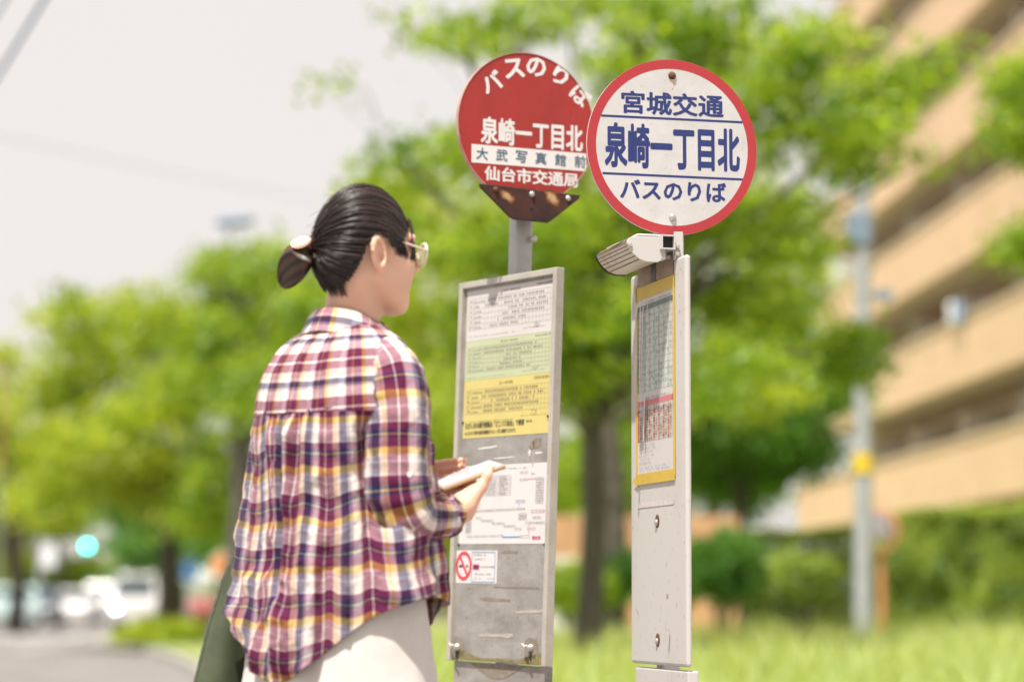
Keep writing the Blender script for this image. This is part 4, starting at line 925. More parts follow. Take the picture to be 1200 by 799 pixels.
mb = MB(); b2.text(mb, '現在地', (X(.905), Y(.925)), w_ * .095, h_ * .045, 0, HP, .03); mb.build('lettering', M['print_pink'], board2)
# no-smoking sticker
u0, v0, u1, v1 = q_s; w_, h_ = u1 - u0, v1 - v0
cc_ = (X(.19), Y(.47)); ro = h_ * .445
mb = MB(); n = 40
ring = MB(); b2.disc(ring, ro, HB + .0002, HP, 40, c=cc_, r0=ro * .76)
a = rad(-52); dx, dy = math.cos(a), math.sin(a); b2.line(ring, cc_[0] - dx * ro * .82, cc_[1] - dy * ro * .82, cc_[0] + dx * ro * .82, cc_[1] + dy * ro * .82, ro * .22, HP + .0003); ring.build('prohibition_ring', M['print_red'], board2)
mb = MB(); b2.quad(mb, cc_[0] - ro * .6, cc_[1] - ro * .1, cc_[0] + ro * .05, cc_[1] + ro * .06, HP); b2.quad(mb, cc_[0] + ro * .33, cc_[1] - ro * .1, cc_[0] + ro * .55, cc_[1] + ro * .06, HP)
for i, (yy, a0, a1, hh) in enumerate(((.14, .43, .75, .07), (.27, .46, .72, .07), (.50, .60, .93, .07), (.72, .46, .85, .07), (.85, .42, .62, .04), (.85, .78, .93, .035))): marks(b2, mb, X(a0), X(a1), Y(yy), h_ * hh, .9, .005, HP)
mb.build('sticker_print', M['print_black'], board2)
mb = MB(); b2.quad(mb, X(.42), Y(.58), X(.57), Y(.42), HP); mb.build('magenta_block', M['print_pink'], board2)
mb = MB(); b2.text(mb, '禁煙', (X(.495), Y(.50)), w_ * .13, h_ * .11, 0, HP + .0006, .02); mb.build('lettering', M['print_black'], board2)
mb = MB()
for (a0, b0, a1, b1_) in ((.39, .05, .95, .05), (.39, .95, .95, .95), (.39, .05, .39, .95), (.95, .05, .95, .95)): b2.line(mb, X(a0), Y(b0), X(a1), Y(b1_), .0016, HP)
mb.build('sticker_border', M['print_blue'], board2)
# dirt, glue marks, grime along the bottom of the sheet
def stain(px, py, w_, h_, mat, name, ang=0, rough=.4, h=HB):
    q = b2.inv(px, py); V = []; n = 26
    for k in range(n):
        a = 6.2832 * k / n; rr = 1 + rough * R_.uniform(-1, 1); x = np.sign(math.cos(a)) * abs(math.cos(a)) ** .5 * w_ / 2 * (1 + (rr - 1) * .25); y = np.sign(math.sin(a)) * abs(math.sin(a)) ** .6 * h_ / 2 * rr
        V.append(b2.pt(q[0] + x * math.cos(ang) - y * math.sin(ang), q[1] + x * math.sin(ang) + y * math.cos(ang), h))
    MB().add(V, [tuple(range(n))]).build(name, M[mat], board2)
stain(579, 744, .15, .011, 'tape_residue', 'glue_mark', .02); stain(577, 702, .14, .007, 'grime', 'glue_mark', -.01); stain(618, 716, .13, .008, 'tape_residue', 'glue_mark', .05); stain(600, 688, .2, .004, 'grime', 'glue_mark', .0)
stain(569, 524, .09, .005, 'scuff', 'scuff_mark', .05); stain(588, 536, .10, .003, 'scuff', 'scuff_mark', .02); stain(628, 530, .035, .005, 'scuff', 'scuff_mark'); stain(618, 528, .012, .022, 'scuff', 'scuff_mark', -.5); stain(594, 646.5, .07, .006, 'grime', 'glue_mark')
stain(624, 520, .05, .02, 'grime', 'glue_mark', .3)
stain(622, 527, .006, .08, 'tape_residue', 'glue_mark', -.02)
for (px, py) in ((533.5, 757.5), (619.5, 758.5)):
    stain(px, py + 1, .055, .050, 'grime', 'rust_halo', 0, .25); q = b2.inv(px, py)
    mb = MB(); b2.dome(mb, q, .010, HB, .012); o1 = mb.build('bolt', M['bolt'], board2, smooth=True)
    mb = MB(); mb.tube([b2.pt(q[0] - .02, q[1] + .008, .006), b2.pt(q[0], q[1] + .002, .010), b2.pt(q[0] + .014, q[1] + .006, .016)], .0022, 6); mb.build('wire_tie', M['scuff'], board2)
    mb = MB(); b2.quad(mb, q[0] - .0025, q[1] - .034, q[0] + .0025, q[1] - .006, HB + .0002); mb.build('drip', M['black_hole'], board2)
gr = MB(); n = 24; tops = []; bots = []
for k in range(n + 1):
    s = k / n; u = -W2 / 2 + .03 + (W2 - .06) * s; bots.append((u, -H2 / 2 + .004)); tops.append((u, -H2 / 2 + .010 + .022 * max(0, abs(2 * s - 1) - .45) ** 1.2 * 2 + .003 * R_.random()))
for k in range(n): gr.add([b2.pt(*bots[k], HB), b2.pt(*bots[k + 1], HB), b2.pt(*tops[k + 1], HB), b2.pt(*tops[k], HB)], [(0, 1, 2, 3)])
gr.build('moss_line', pbr('mossy dirt', (.24, .20, .08), .95, var=.4, scale=80), board2)
for (u, v) in ((-.155, -.0), (W2 / 2 - .03, .12), (-W2 / 2 + .028, .12), (W2 / 2 - .028, -.19), (-W2 / 2 + .028, -.19)):
    mb = MB(); b2.dome(mb, (u, v), .004, HB, .004, 10); mb.build('rivet', M['black_hole'], board2)
lower = MB(); n = 24
for k in range(n):      # sagging edge of the lower panel
    s0, s1_ = k / n, (k + 1) / n; f = lambda s: -.0 - .036 * math.sin(math.pi * min(max((s - .16) / .62, 0), 1)) ** 1.3
    u_a, u_b = -W2 / 2 + .014 + (W2 - .028) * s0, -W2 / 2 + .014 + (W2 - .028) * s1_; zt = -H2 / 2 - .003
    lower.add([b2.pt(u_a, zt + f(s0), -.0152), b2.pt(u_b, zt + f(s1_), -.0152), b2.pt(u_b, zt, -.0152), b2.pt(u_a, zt, -.0152)], [(0, 1, 2, 3)])
lower.build('sagging_edge', M['grime'], s2)
# ------------------------------------------------------------------ the person
D0 = 4.85
PO = at(395, 705, D0); PO[2] = 0.0                     # ground point under the body
FW = np.array([.6, .8, 0]); RT = np.array([.8, -.6, 0])   # where the body faces, and its right
UPZ = np.array([0, 0, 1.0])
def Bd(r, f, z): return PO + RT * r + FW * f + UPZ * z
def W(px, py, dy=0.0): return at(px, py, D0 + dy)
person = thing('person', PO, 'person seen from behind in a plaid shirt, dark hair in a bun, reading notices', 'person')

# ---- materials
def skin_mat():
    m, t, p = new_mat('skin'); L = t.links.new
    tcn = t.nodes.new('ShaderNodeTexCoord'); n = t.nodes.new('ShaderNodeTexNoise'); n.inputs['Scale'].default_value = 18; n.inputs['Detail'].default_value = 4; L(tcn.outputs['Object'], n.inputs['Vector'])
    x = t.nodes.new('ShaderNodeMix'); x.data_type = 'RGBA'; L(n.outputs['Fac'], x.inputs['Factor']); x.inputs['A'].default_value = (.64, .365, .25, 1); x.inputs['B'].default_value = (.80, .53, .405, 1)
    L(x.outputs['Result'], p.inputs['Base Color']); p.inputs['Roughness'].default_value = .5
    p.inputs['Subsurface Weight'].default_value = .55; p.inputs['Subsurface Radius'].default_value = (1, .3, .15); p.inputs['Subsurface Scale'].default_value = .02
    n2 = t.nodes.new('ShaderNodeTexNoise'); n2.inputs['Scale'].default_value = 500; L(tcn.outputs['Object'], n2.inputs['Vector']); b = t.nodes.new('ShaderNodeBump'); b.inputs['Strength'].default_value = .08; b.inputs['Distance'].default_value = .001; L(n2.outputs['Fac'], b.inputs['Height']); L(b.outputs['Normal'], p.inputs['Normal'])
    return m
M['skin'] = skin_mat()
CREAM, WHITE, BURG, NAVY, YEL, GREY = (.54, .43, .39), (.76, .71, .68), (.098, .010, .044), (.008, .012, .062), (.50, .295, .035), (.26, .28, .34)
def plaid(name, warp, weft, period=.098):
    m, t, p = new_mat(name); L = t.links.new
    uvn = t.nodes.new('ShaderNodeUVMap'); sx = t.nodes.new('ShaderNodeSeparateXYZ'); L(uvn.outputs[0], sx.inputs[0])
    def ramp(sock, stops):
        d = t.nodes.new('ShaderNodeMath'); d.operation = 'DIVIDE'; L(sock, d.inputs[0]); d.inputs[1].default_value = period
        f = t.nodes.new('ShaderNodeMath'); f.operation = 'FRACT'; L(d.outputs[0], f.inputs[0])
        r = t.nodes.new('ShaderNodeValToRGB'); r.color_ramp.interpolation = 'CONSTANT'; e = r.color_ramp.elements
        while len(e) < len(stops): e.new(.5)
        for k, (pos, c) in enumerate(stops): e[k].position = pos; e[k].color = (*c, 1)
        L(f.outputs[0], r.inputs[0]); return r.outputs[0]
    a = ramp(sx.outputs[0], warp); b = ramp(sx.outputs[1], weft)
    # twill weave decides which yarn shows, blurred towards half
    wv = t.nodes.new('ShaderNodeTexWave'); wv.wave_type = 'BANDS'; wv.bands_direction = 'DIAGONAL'; wv.inputs['Scale'].default_value = 260; L(uvn.outputs[0], wv.inputs['Vector'])
    mr_ = t.nodes.new('ShaderNodeMapRange'); mr_.inputs['To Min'].default_value = .38; mr_.inputs['To Max'].default_value = .62; L(wv.outputs['Fac'], mr_.inputs['Value'])
    x = t.nodes.new('ShaderNodeMix'); x.data_type = 'RGBA'; L(mr_.outputs['Result'], x.inputs['Factor']); L(a, x.inputs['A']); L(b, x.inputs['B'])
    n = t.nodes.new('ShaderNodeTexNoise'); n.inputs['Scale'].default_value = 90; n.inputs['Detail'].default_value = 3; L(uvn.outputs[0], n.inputs['Vector'])
    mr2 = t.nodes.new('ShaderNodeMapRange'); mr2.inputs['To Min'].default_value = .82; mr2.inputs['To Max'].default_value = 1.15; L(n.outputs['Fac'], mr2.inputs['Value'])
    mu = t.nodes.new('ShaderNodeMix'); mu.data_type = 'RGBA'; mu.blend_type = 'MULTIPLY'; mu.inputs['Factor'].default_value = 1; ml = t.nodes.new('ShaderNodeMix'); ml.data_type = 'RGBA'; ml.blend_type = 'MULTIPLY'; ml.inputs['Factor'].default_value = 1; L(a, ml.inputs['A']); L(b, ml.inputs['B'])
    gm = t.nodes.new('ShaderNodeGamma'); gm.inputs['Gamma'].default_value = .5; L(ml.outputs['Result'], gm.inputs['Color'])
    xg = t.nodes.new('ShaderNodeMix'); xg.data_type = 'RGBA'; xg.inputs['Factor'].default_value = .55; L(x.outputs['Result'], xg.inputs['A']); L(gm.outputs['Color'], xg.inputs['B'])
    L(xg.outputs['Result'], mu.inputs['A']); L(mr2.outputs['Result'], mu.inputs['B'])
    L(mu.outputs['Result'], p.inputs['Base Color']); p.inputs['Roughness'].default_value = .9; p.inputs['Specular IOR Level'].default_value = .2
    p.inputs['Sheen Weight'].default_value = .1
    n3 = t.nodes.new('ShaderNodeTexNoise'); n3.inputs['Scale'].default_value = 55; n3.inputs['Detail'].default_value = 5; L(uvn.outputs[0], n3.inputs['Vector'])
    bp = t.nodes.new('ShaderNodeBump'); bp.inputs['Strength'].default_value = .55; bp.inputs['Distance'].default_value = .006; L(n3.outputs['Fac'], bp.inputs['Height']); L(bp.outputs['Normal'], p.inputs['Normal'])
    return m
WARP = [(0, BURG), (.16, WHITE), (.185, BURG), (.40, CREAM), (.44, YEL), (.475, CREAM), (.56, NAVY), (.74, GREY), (.82, WHITE), (.97, CREAM)]
WEFT = [(0, BURG), (.14, NAVY), (.20, YEL), (.225, NAVY), (.27, BURG), (.46, YEL), (.60, CREAM), (.72, WHITE), (.76, CREAM), (.97, WHITE)]
M['plaid'] = plaid('plaid cotton', WARP, WEFT)
M['plaid_yoke'] = plaid('plaid yoke', [(0, BURG), (.16, YEL), (.18, BURG), (.40, YEL), (.50, CREAM), (.80, WHITE), (.95, CREAM)], [(0, BURG), (.2, WHITE), (.24, BURG), (.42, CREAM), (.55, WHITE), (.62, NAVY), (.74, GREY), (.80, WHITE)])
M['pale_cotton'] = pbr('pale cotton', (.60, .56, .53), .9, var=.06, scale=40, bump=.15, bscale=300)
M['bag_green'] = pbr('dark green cloth', (.062, .078, .038), .7, var=.2, scale=30, bump=.2, bscale=400)
M['hair'] = None
def hair_mat():
    m, t, p = new_mat('dark brown hair'); L = t.links.new
    p.inputs['Base Color'].default_value = (.016, .010, .008, 1); p.inputs['Roughness'].default_value = .33; p.inputs['Specular IOR Level'].default_value = .7
    a = t.nodes.new('ShaderNodeVertexColor'); a.layer_name = 'tint'; s = t.nodes.new('ShaderNodeSeparateColor'); L(a.outputs['Color'], s.inputs[0])
    x = t.nodes.new('ShaderNodeMix'); x.data_type = 'RGBA'; L(s.outputs[0], x.inputs['Factor']); x.inputs['A'].default_value = (.006, .005, .005, 1); x.inputs['B'].default_value = (.050, .026, .019, 1); L(x.outputs['Result'], p.inputs['Base Color'])
    return m
M['hair'] = hair_mat()
M['hair_bun'] = hair_mat(); M['hair_bun'].name = 'brown hair ends'; M['hair_bun'].node_tree.nodes['Mix'].inputs['B'].default_value = (.10, .048, .032, 1)

# ---- body: one continuous surface from a signed-distance field
HC = W(431, 292)                                         # head centre
HA = rad(34); HF = np.array([math.cos(HA), math.sin(HA), -.10]); HF = unit(HF)
HR = unit(np.array([math.sin(HA), -math.cos(HA), 0])); HU = np.cross(HR, HF)
def Hd(f, r, u): return HC + HF * f + HR * r + HU * u
gx = np.arange(-.72, .07, .0036); gy = np.arange(4.50, 5.32, .0036)
gz = np.concatenate([np.arange(-.02, .88, .014), np.arange(.88, 1.12, .0033), np.arange(1.12, 1.30, .008), np.arange(1.30, 1.66, .0032)])
G = np.full((len(gx), len(gy), len(gz)), .08, np.float32)
def region(lo, hi):
    s = []
    for g, a, b in ((gx, lo[0], hi[0]), (gy, lo[1], hi[1]), (gz, lo[2], hi[2])): s.append(slice(max(0, np.searchsorted(g, a) - 1), np.searchsorted(g, b) + 1))
    return tuple(s)
def blend(sl, d, k, sub=False):
    o = G[sl]
    if sub:
        h = np.clip(.5 - .5 * (o + d) / k, 0, 1); G[sl] = (o * (1 - h) - d * h + k * h * (1 - h)).astype(np.float32)
    else:
        h = np.clip(.5 + .5 * (o - d) / k, 0, 1); G[sl] = (o * (1 - h) + d * h - k * h * (1 - h)).astype(np.float32)
def grid(sl): return gx[sl[0]][:, None, None], gy[sl[1]][None, :, None], gz[sl[2]][None, None, :]
def cap(a, b, ra, rb, k=.01):
    a = np.asarray(a, float); b = np.asarray(b, float); r = max(ra, rb) + .05; sl = region(np.minimum(a, b) - r, np.maximum(a, b) + r); X_, Y_, Z_ = grid(sl)
    ab = b - a; L2 = ab @ ab + 1e-12; t = np.clip(((X_ - a[0]) * ab[0] + (Y_ - a[1]) * ab[1] + (Z_ - a[2]) * ab[2]) / L2, 0, 1)
    d = np.sqrt((X_ - a[0] - t * ab[0]) ** 2 + (Y_ - a[1] - t * ab[1]) ** 2 + (Z_ - a[2] - t * ab[2]) ** 2) - (ra + (rb - ra) * t); blend(sl, d, k)
def ell(c, ax, rad_, k=.015, sub=False):
    c = np.asarray(c, float); rad_ = np.asarray(rad_, float); R = rad_.max() + .05; sl = region(c - R, c + R); X_, Y_, Z_ = grid(sl)
    q = [((X_ - c[0]) * a[0] + (Y_ - c[1]) * a[1] + (Z_ - c[2]) * a[2]) / r for a, r in zip(ax, rad_)]
    k0 = np.sqrt(q[0] ** 2 + q[1] ** 2 + q[2] ** 2); k1 = np.sqrt((q[0] / rad_[0]) ** 2 + (q[1] / rad_[1]) ** 2 + (q[2] / rad_[2]) ** 2) + 1e-9
    blend(sl, k0 * (k0 - 1) / k1, k, sub)
HX = (HF, HR, HU); BX = (FW, RT, UPZ)
# head
ell(Hd(-.008, 0, .020), HX, (.094, .074, .092))
ell(Hd(.030, 0, -.035), HX, (.064, .058, .072), .03)
ell(Hd(.052, 0, -.078), HX, (.042, .040, .034), .03)
cap(Hd(.078, -.010, -.104), Hd(.078, .010, -.104), .019, .019, .022)
for s in (-1, 1):
    ell(Hd(.052, s * .034, -.035), HX, (.034, .030, .034), .03)          # cheek
    cap(Hd(-.004, s * .055, -.058), Hd(.06, s * .026, -.098), .018, .017, .025)   # jaw
    ell(Hd(.088, s * .032, .012), HX, (.012, .018, .012), .012, True)     # eye socket
    ell(Hd(.078, s * .032, .011), HX, (.013, .013, .011), .004)
    cap(Hd(.086, s * .014, .030), Hd(.072, s * .050, .030), .009, .008, .015)    # brow
    # ear: dished shell, rim, lobe
    ec = Hd(-.021, s * .0745, -.024); eu = unit(HU * .97 - HF * .22); ef = unit(HF * .95 + HR * s * -.34); ef = unit(ef - eu * (ef @ eu)); en = np.cross(eu, ef)
    ell(ec, (ef, eu, en), (.0165, .0295, .008), .005)
    pts = []
    for i in range(13):
        a = rad(-55 + i * 25); pts.append(ec + ef * (.017 * math.cos(a) - .001) + eu * (.0300 * math.sin(a) + .002) + HR * s * .009)
    for i in range(9): cap(pts[i], pts[i + 1], .0052, .0052, .004)
    ell(ec + ef * .003 + eu * .002 + HR * s * .012, (ef, eu, en), (.0090, .017, .008), .004, True)
    ell(ec + ef * .007 - eu * .007 + HR * s * .008, HX, (.006, .007, .010), .003, True)
    ell(ec - eu * .029 + ef * .005 + HR * s * .005, HX, (.009, .006, .010), .008)
cap(Hd(.092, 0, .022), Hd(.114, 0, -.018), .008, .0115, .014)       # nose
for s in (-1, 1): ell(Hd(.100, s * .010, -.022), HX, (.010, .008, .008), .008)
cap(Hd(.094, -.013, -.055), Hd(.094, .013, -.055), .007, .007, .008); cap(Hd(.091, -.012, -.067), Hd(.091, .012, -.067), .0075, .0075, .008)
# neck and trunk
nb = Bd(.004, .012, 1.28)
cap(Hd(-.030, 0, -.055), W(412, 372, .01), .050, .048, .03); cap(W(412, 372, .01), nb, .049, .062, .03)
for s in (-1, 1): cap(Bd(s * .03, .0, 1.29), Bd(s * .120, -.0, 1.225), .036, .042, .05)
ell(Bd(0, .01, 1.12), BX, (.085, .135, .17), .05); ell(Bd(0, .01, .90), BX, (.095, .135, .17), .06); ell(Bd(0, 0, .80), BX, (.115, .165, .12), .05)
# legs and feet
for s in (-1, 1):
    cap(Bd(s * .085, 0, .78), Bd(s * .085, .01, .45), .080, .052, .03); cap(Bd(s * .085, .01, .45), Bd(s * .085, -.01, .08), .050, .032, .02); cap(Bd(s * .085, -.02, .03), Bd(s * .095, .13, .025), .034, .030, .02)
# right arm
RS, RE, RW = W(464, 432, -.10), W(462, 596, -.13), W(529, 603, .04)
cap(RS, RE, .047, .040, .03); cap(RE, RW, .040, .026, .015)
# phone frame (the hands close on it)
Lp = unit(np.array([.125, .055, .050])); Wp = np.array([-.30, .85, .22]); Wp = unit(Wp - Lp * (Wp @ Lp)); Np = np.cross(Lp, Wp)
PC = W(547.5, 557, .115); PL, PW_, PT = .074, .036, .0042
def Ph(l, w_, n): return PC + Lp * l + Wp * w_ + Np * n
# right hand: palm under the phone, thumb along its near edge
pw = RW; pm = Ph(-.012, -.026, -.030)
cap(pw, W(541, 596, .07), .025, .024, .015); cap(W(541, 596, .07), pm, .024, .020, .015)
cap(W(541, 597, .07), Ph(-.045, -.010, -.024), .020, .013, .014); cap(W(541, 597, .07), Ph(.008, .004, -.024), .020, .014, .014)
cap(W(547, 592, .065), Ph(.004, -.046, -.020), .0175, .0125, .012); cap(Ph(.004, -.046, -.020), Ph(.024, -.045, -.002), .0118, .0098, .006); cap(Ph(.024, -.045, -.002), Ph(.040, -.036, .0095), .0096, .0076, .004)
for i, (l0, ln) in enumerate(((-.052, .85), (-.034, 1.0), (-.015, 1.05), (.004, .98))):
    k0 = Ph(l0, -.004, -.020); k1 = Ph(l0 - .004, .024 * 1.1, -.0165); k2 = Ph(l0 - .008, .042, -.012); k3 = Ph(l0 - .012, .047, -.001)
    cap(k0, k1, .0098, .0086, .005); cap(k1, k2, .0085, .0078, .003); cap(k2, k3, .0078, .0064, .003)
# left arm and hand, fingers reaching across behind the phone
LS, LE, LW = Bd(-.130, .005, 1.215), Bd(-.170, .095, .985), W(468, 580, .24)
cap(LS, LE, .046, .040, .03); cap(LE, LW, .039, .026, .015)
lk = W(494, 566, .235); cap(LW, lk, .024, .022, .012); cap(LW, W(496, 552, .21), .022, .018, .012)
for i, (a, b, c_) in enumerate((((498, 547, .20), (522, 542, .185), (545, 538.5, .165)), ((498, 555, .205), (521, 550, .185), (543, 546, .165)), ((497, 563, .21), (518, 560, .19), (537, 555, .17)), ((496, 571, .215), (513, 569, .195), (529, 564, .18)))):
    p = [W(*q) for q in (a, b, c_)]; cap(lk, p[0], .016, .0095, .008); cap(p[0], p[1], .0088, .0080, .003); cap(p[1], p[2], .0078, .0060, .003)
cap(W(492, 574, .21), W(508, 577, .16), .012, .0095, .008); cap(W(508, 577, .16), W(520, 570, .135), .0092, .0075, .004)

def surface_nets(G, gx, gy, gz):
    nx, ny, nz = G.shape; ins = G < 0
    cid = -np.ones((nx - 1) * (ny - 1) * (nz - 1), np.int64)
    ax = [gx, gy, gz]; acc = {}; E = []; allc = []; allp = []
    for a in range(3):
        sA = [slice(None)] * 3; sB = [slice(None)] * 3; sA[a] = slice(0, -1); sB[a] = slice(1, None)
        ch = ins[tuple(sA)] != ins[tuple(sB)]; I = np.argwhere(ch)
        b, c = [(1, 2), (2, 0), (0, 1)][a]
        n = np.array([nx, ny, nz]); ok = (I[:, b] > 0) & (I[:, b] < n[b] - 1) & (I[:, c] > 0) & (I[:, c] < n[c] - 1); I = I[ok]
        J = I.copy(); J[:, a] += 1; v0 = G[tuple(I.T)]; v1 = G[tuple(J.T)]; t = v0 / (v0 - v1)
        P = np.stack([ax[k][I[:, k]] for k in range(3)], 1).astype(float); P[:, a] += t * (ax[a][J[:, a]] - ax[a][I[:, a]])
        quad = []
        for db, dc in ((-1, -1), (0, -1), (0, 0), (-1, 0)):
            K = I.copy(); K[:, b] += db; K[:, c] += dc; f = (K[:, 0] * (ny - 1) + K[:, 1]) * (nz - 1) + K[:, 2]; quad.append(f); allc.append(f); allp.append(P)
        q = np.stack(quad, 1); flip = ~ins[tuple(I.T)]; q[flip] = q[flip][:, ::-1]; E.append(q)
    c = np.concatenate(allc); p = np.concatenate(allp); u, inv_ = np.unique(c, return_inverse=True); cnt = np.bincount(inv_)
    V = np.stack([np.bincount(inv_, p[:, k]) / cnt for k in range(3)], 1)
    Q = np.concatenate(E); Fq = np.searchsorted(u, Q); return V, Fq
V, Fq = surface_nets(G, gx, gy, gz); del G
body = mesh_obj('body', V, Fq, M['skin'], person, smooth=True)

# ---- shirt
def smooth_interp(x, xs, ys):
    """monotone-ish cubic through a table"""
    xs = np.asarray(xs, float); ys = np.asarray(ys, float); m = np.gradient(ys, xs); i = np.clip(np.searchsorted(xs, x) - 1, 0, len(xs) - 2)
    h = xs[i + 1] - xs[i]; t = np.clip((x - xs[i]) / h, 0, 1)
    return (2 * t ** 3 - 3 * t ** 2 + 1) * ys[i] + (t ** 3 - 2 * t ** 2 + t) * h * m[i] + (-2 * t ** 3 + 3 * t ** 2) * ys[i + 1] + (t ** 3 - t ** 2) * h * m[i + 1]
TZ = np.array([.60, .74, .81, .894, .98, 1.065, 1.168, 1.228, 1.271, 1.305, 1.331, 1.350, 1.362])
TA = np.array([.226, .224, .220, .212, .202, .192, .180, .171, .158, .138, .110, .080, .068])
TB = np.array([.165, .160, .156, .152, .147, .142, .133, .124, .113, .100, .082, .068, .062])
TF = np.array([-.005, -.005, -.005, -.005, -.005, -.008, -.012, -.012, -.008, .0, .008, .014, .018])
def torso_pt(th, z, extra=0.0):
    a = smooth_interp(z, TZ, TA); b = smooth_interp(z, TZ, TB); cf = smooth_interp(z, TZ, TF)
    n = 2.35; c, s = np.cos(th), np.sin(th); rr = 1.0 / (np.abs(c / b) ** n + np.abs(s / a) ** n) ** (1 / n) + extra
    f = cf - rr * c; r = .010 - .045 * np.clip(.95 - z, 0, 1) + rr * s
    return PO + r[..., None] * RT + f[..., None] * FW + z[..., None] * UPZ
ZY = 1.172
def shirt_folds(th, z):
    low = np.clip((ZY - z) / .5, 0, 1); d = 0
    P = np.stack([th * .9, z * .35, 0 * z], -1)
    d = d + (.004 + .016 * low) * vnoise(np.stack([th * 2.1 + .4 * z, z * 1.3, 0 * z + 2], -1), 1.0, 3)
    d = d + (.003 + .007 * low) * vnoise(np.stack([th * 5.0 + .9 * z, z * 2.2, 0 * z + 5], -1), 1.0, 7)
    rg = lambda a, b, sd: 1 - 2 * np.abs(vnoise(np.stack([a, b, 0 * z + sd], -1), 1.0, sd))
    d = d + (.002 + .009 * low) * rg(th * 3.1 + 1.1 * z, z * 1.9, 23) + (.0025 + .004 * low) * rg(th * 4.0 - 2.0 * z, z * 8, 27)
    d = d + .0042 * low * rg(th * 2.2 + 1.5 * z, z * 19 + .8 * np.sin(th * 2), 37)
    g = np.exp(-((th + .02) / .42) ** 2) * np.clip((ZY - z) / .02, 0, 1) * np.exp(-np.clip(ZY - z, 0, 9) / .30)
    d = d + g * (.0105 * np.cos(th * 27) + .012 * np.exp(-((th + .02) / .10) ** 2))
    # crumples of the thin cotton
    d = d + .0042 * fbm(np.stack([th * 3.2, z * 17, 0 * z], -1), 1.0, 13, 3) * (.5 + low) + .0026 * fbm(np.stack([th * 9, z * 40, 0 * z], -1), 1.0, 17, 2)
    # soft diagonal drag from the right armpit, and the sag over the hips
    d = d + .008 * np.exp(-((th - .95 - (1.15 - z) * 1.2) / .16) ** 2) * np.clip((1.17 - z) / .05, 0, 1) * np.exp(-np.clip(1.15 - z, 0, 9) / .35)
    d = d - .038 * np.exp(-((th - 1.04 - (1.15 - z) * .15) / .13) ** 2) * np.clip((1.19 - z) / .06, 0, 1) * np.clip((z - .70) / .38, 0, 1)
    d = d * np.clip((ZY + .002 - z) / .05, 0, 1) * 1.3
    return np.where(z < .86, np.maximum(d, -.006), d)
def hem(th): return .645 + .165 * np.sin(th) ** 2 + .05 * np.clip(-np.cos(th), 0, 1) + .003 * np.sin(th * 3)
def patch(name, th, zfun_top, zfun_bot, nt_, nz_, extra, mat, folds, parent, v0=0.0, swap=False, uoff=0.0):
    TH = np.repeat(th[:, None], nz_ + 1, 1); s = np.linspace(0, 1, nz_ + 1)[None, :]
    Z = zfun_top(TH) * (1 - s) + zfun_bot(TH) * s
    d = shirt_folds(TH, Z) if folds else .0022 * fbm(np.stack([TH * 6, Z * 30, 0 * Z], -1), 1, 21, 2)
    P = torso_pt(TH, Z, d + extra)
    dv = np.linalg.norm(np.diff(P, axis=1), axis=2); vv = np.concatenate([np.zeros((len(th), 1)), np.cumsum(dv, 1)], 1)
    uu = TH * .205 + uoff; n0, n1 = TH.shape; vv = vv * .55 + (zfun_top(TH) - Z) * .45 + v0
    if folds: lw = np.clip((ZY - Z) / .35, 0, 1); vv = vv + lw * np.where(TH > 0, .030, .012) * np.clip(np.abs(TH) / 1.57, 0, 1.3) ** 2
    if folds: uu = uu + .016 * vnoise(np.stack([TH * 2, Z * 6, 0 * Z], -1), 1, 31) - .012 * np.exp(-((TH + .02) / .25) ** 2) * np.sign(TH + .02) * np.clip(1 - (ZY - Z) / .25, 0, 1); vv = vv + .012 * vnoise(np.stack([TH * 3, Z * 7, 0 * Z], -1), 1, 33)
    idx = np.arange(n0 * n1).reshape(n0, n1); Fq = np.stack([idx[:-1, :-1], idx[:-1, 1:], idx[1:, 1:], idx[1:, :-1]], -1).reshape(-1, 4)
    o = mesh_obj(name, P.reshape(-1, 3), Fq, mat, parent, smooth=True, uv=np.stack([uu, vv], -1).reshape(-1, 2))
    sm = o.modifiers.new('thickness', 'SOLIDIFY'); sm.thickness = .0014; sm.offset = -1
    return o
th_all = np.linspace(-math.pi, math.pi, 361)
shirt = patch('shirt', th_all, lambda t: np.full_like(t, ZY + .004), hem, 360, 190, 0.0, M['plaid'], True, person, v0=.02)
yoke = patch('yoke', th_all, lambda t: 1.360 - .006 * np.cos(t) * 0, lambda t: np.full_like(t, ZY - .004), 360, 70, .0012, M['plaid_yoke'], False, shirt, v0=.012, uoff=.03)
# collar: a stand and the fall folded over it
def collar_ring(th, rr_a, rr_b, zc, drop): 
    f = .020 - rr_b * np.cos(th); r = .006 + rr_a * np.sin(th); z = zc - drop * (1 - np.cos(th)) / 2
    return PO + r[..., None] * RT + f[..., None] * FW + z[..., None] * UPZ
thc = np.linspace(-2.75, 2.75, 160)
rows = [(.066, .062, 1.338, .035), (.068, .064, 1.374, .042), (.070, .066, 1.383, .046), (.075, .070, 1.386, .048), (.080, .076, 1.380, .050), (.093, .090, 1.352, .060), (.101, .099, 1.334, .075)]
P = np.stack([collar_ring(thc, *r) for r in rows], 1); P = P + (.0035 * fbm(P, 22, 41, 2))[..., None] * np.array([.6, .6, .8])
vv = np.array([0, .03, .036, .042, .048, .075, .092])[None, :] + np.zeros((160, 1)); uu = thc[:, None] * .08 + np.zeros((1, 7)) + .015
idx = np.arange(160 * 7).reshape(160, 7); Fq = np.stack([idx[:-1, :-1], idx[1:, :-1], idx[1:, 1:], idx[:-1, 1:]], -1).reshape(-1, 4)
o = mesh_obj('collar', P.reshape(-1, 3), Fq, M['plaid_yoke'], shirt, smooth=True, uv=np.stack([uu, vv], -1).reshape(-1, 2))
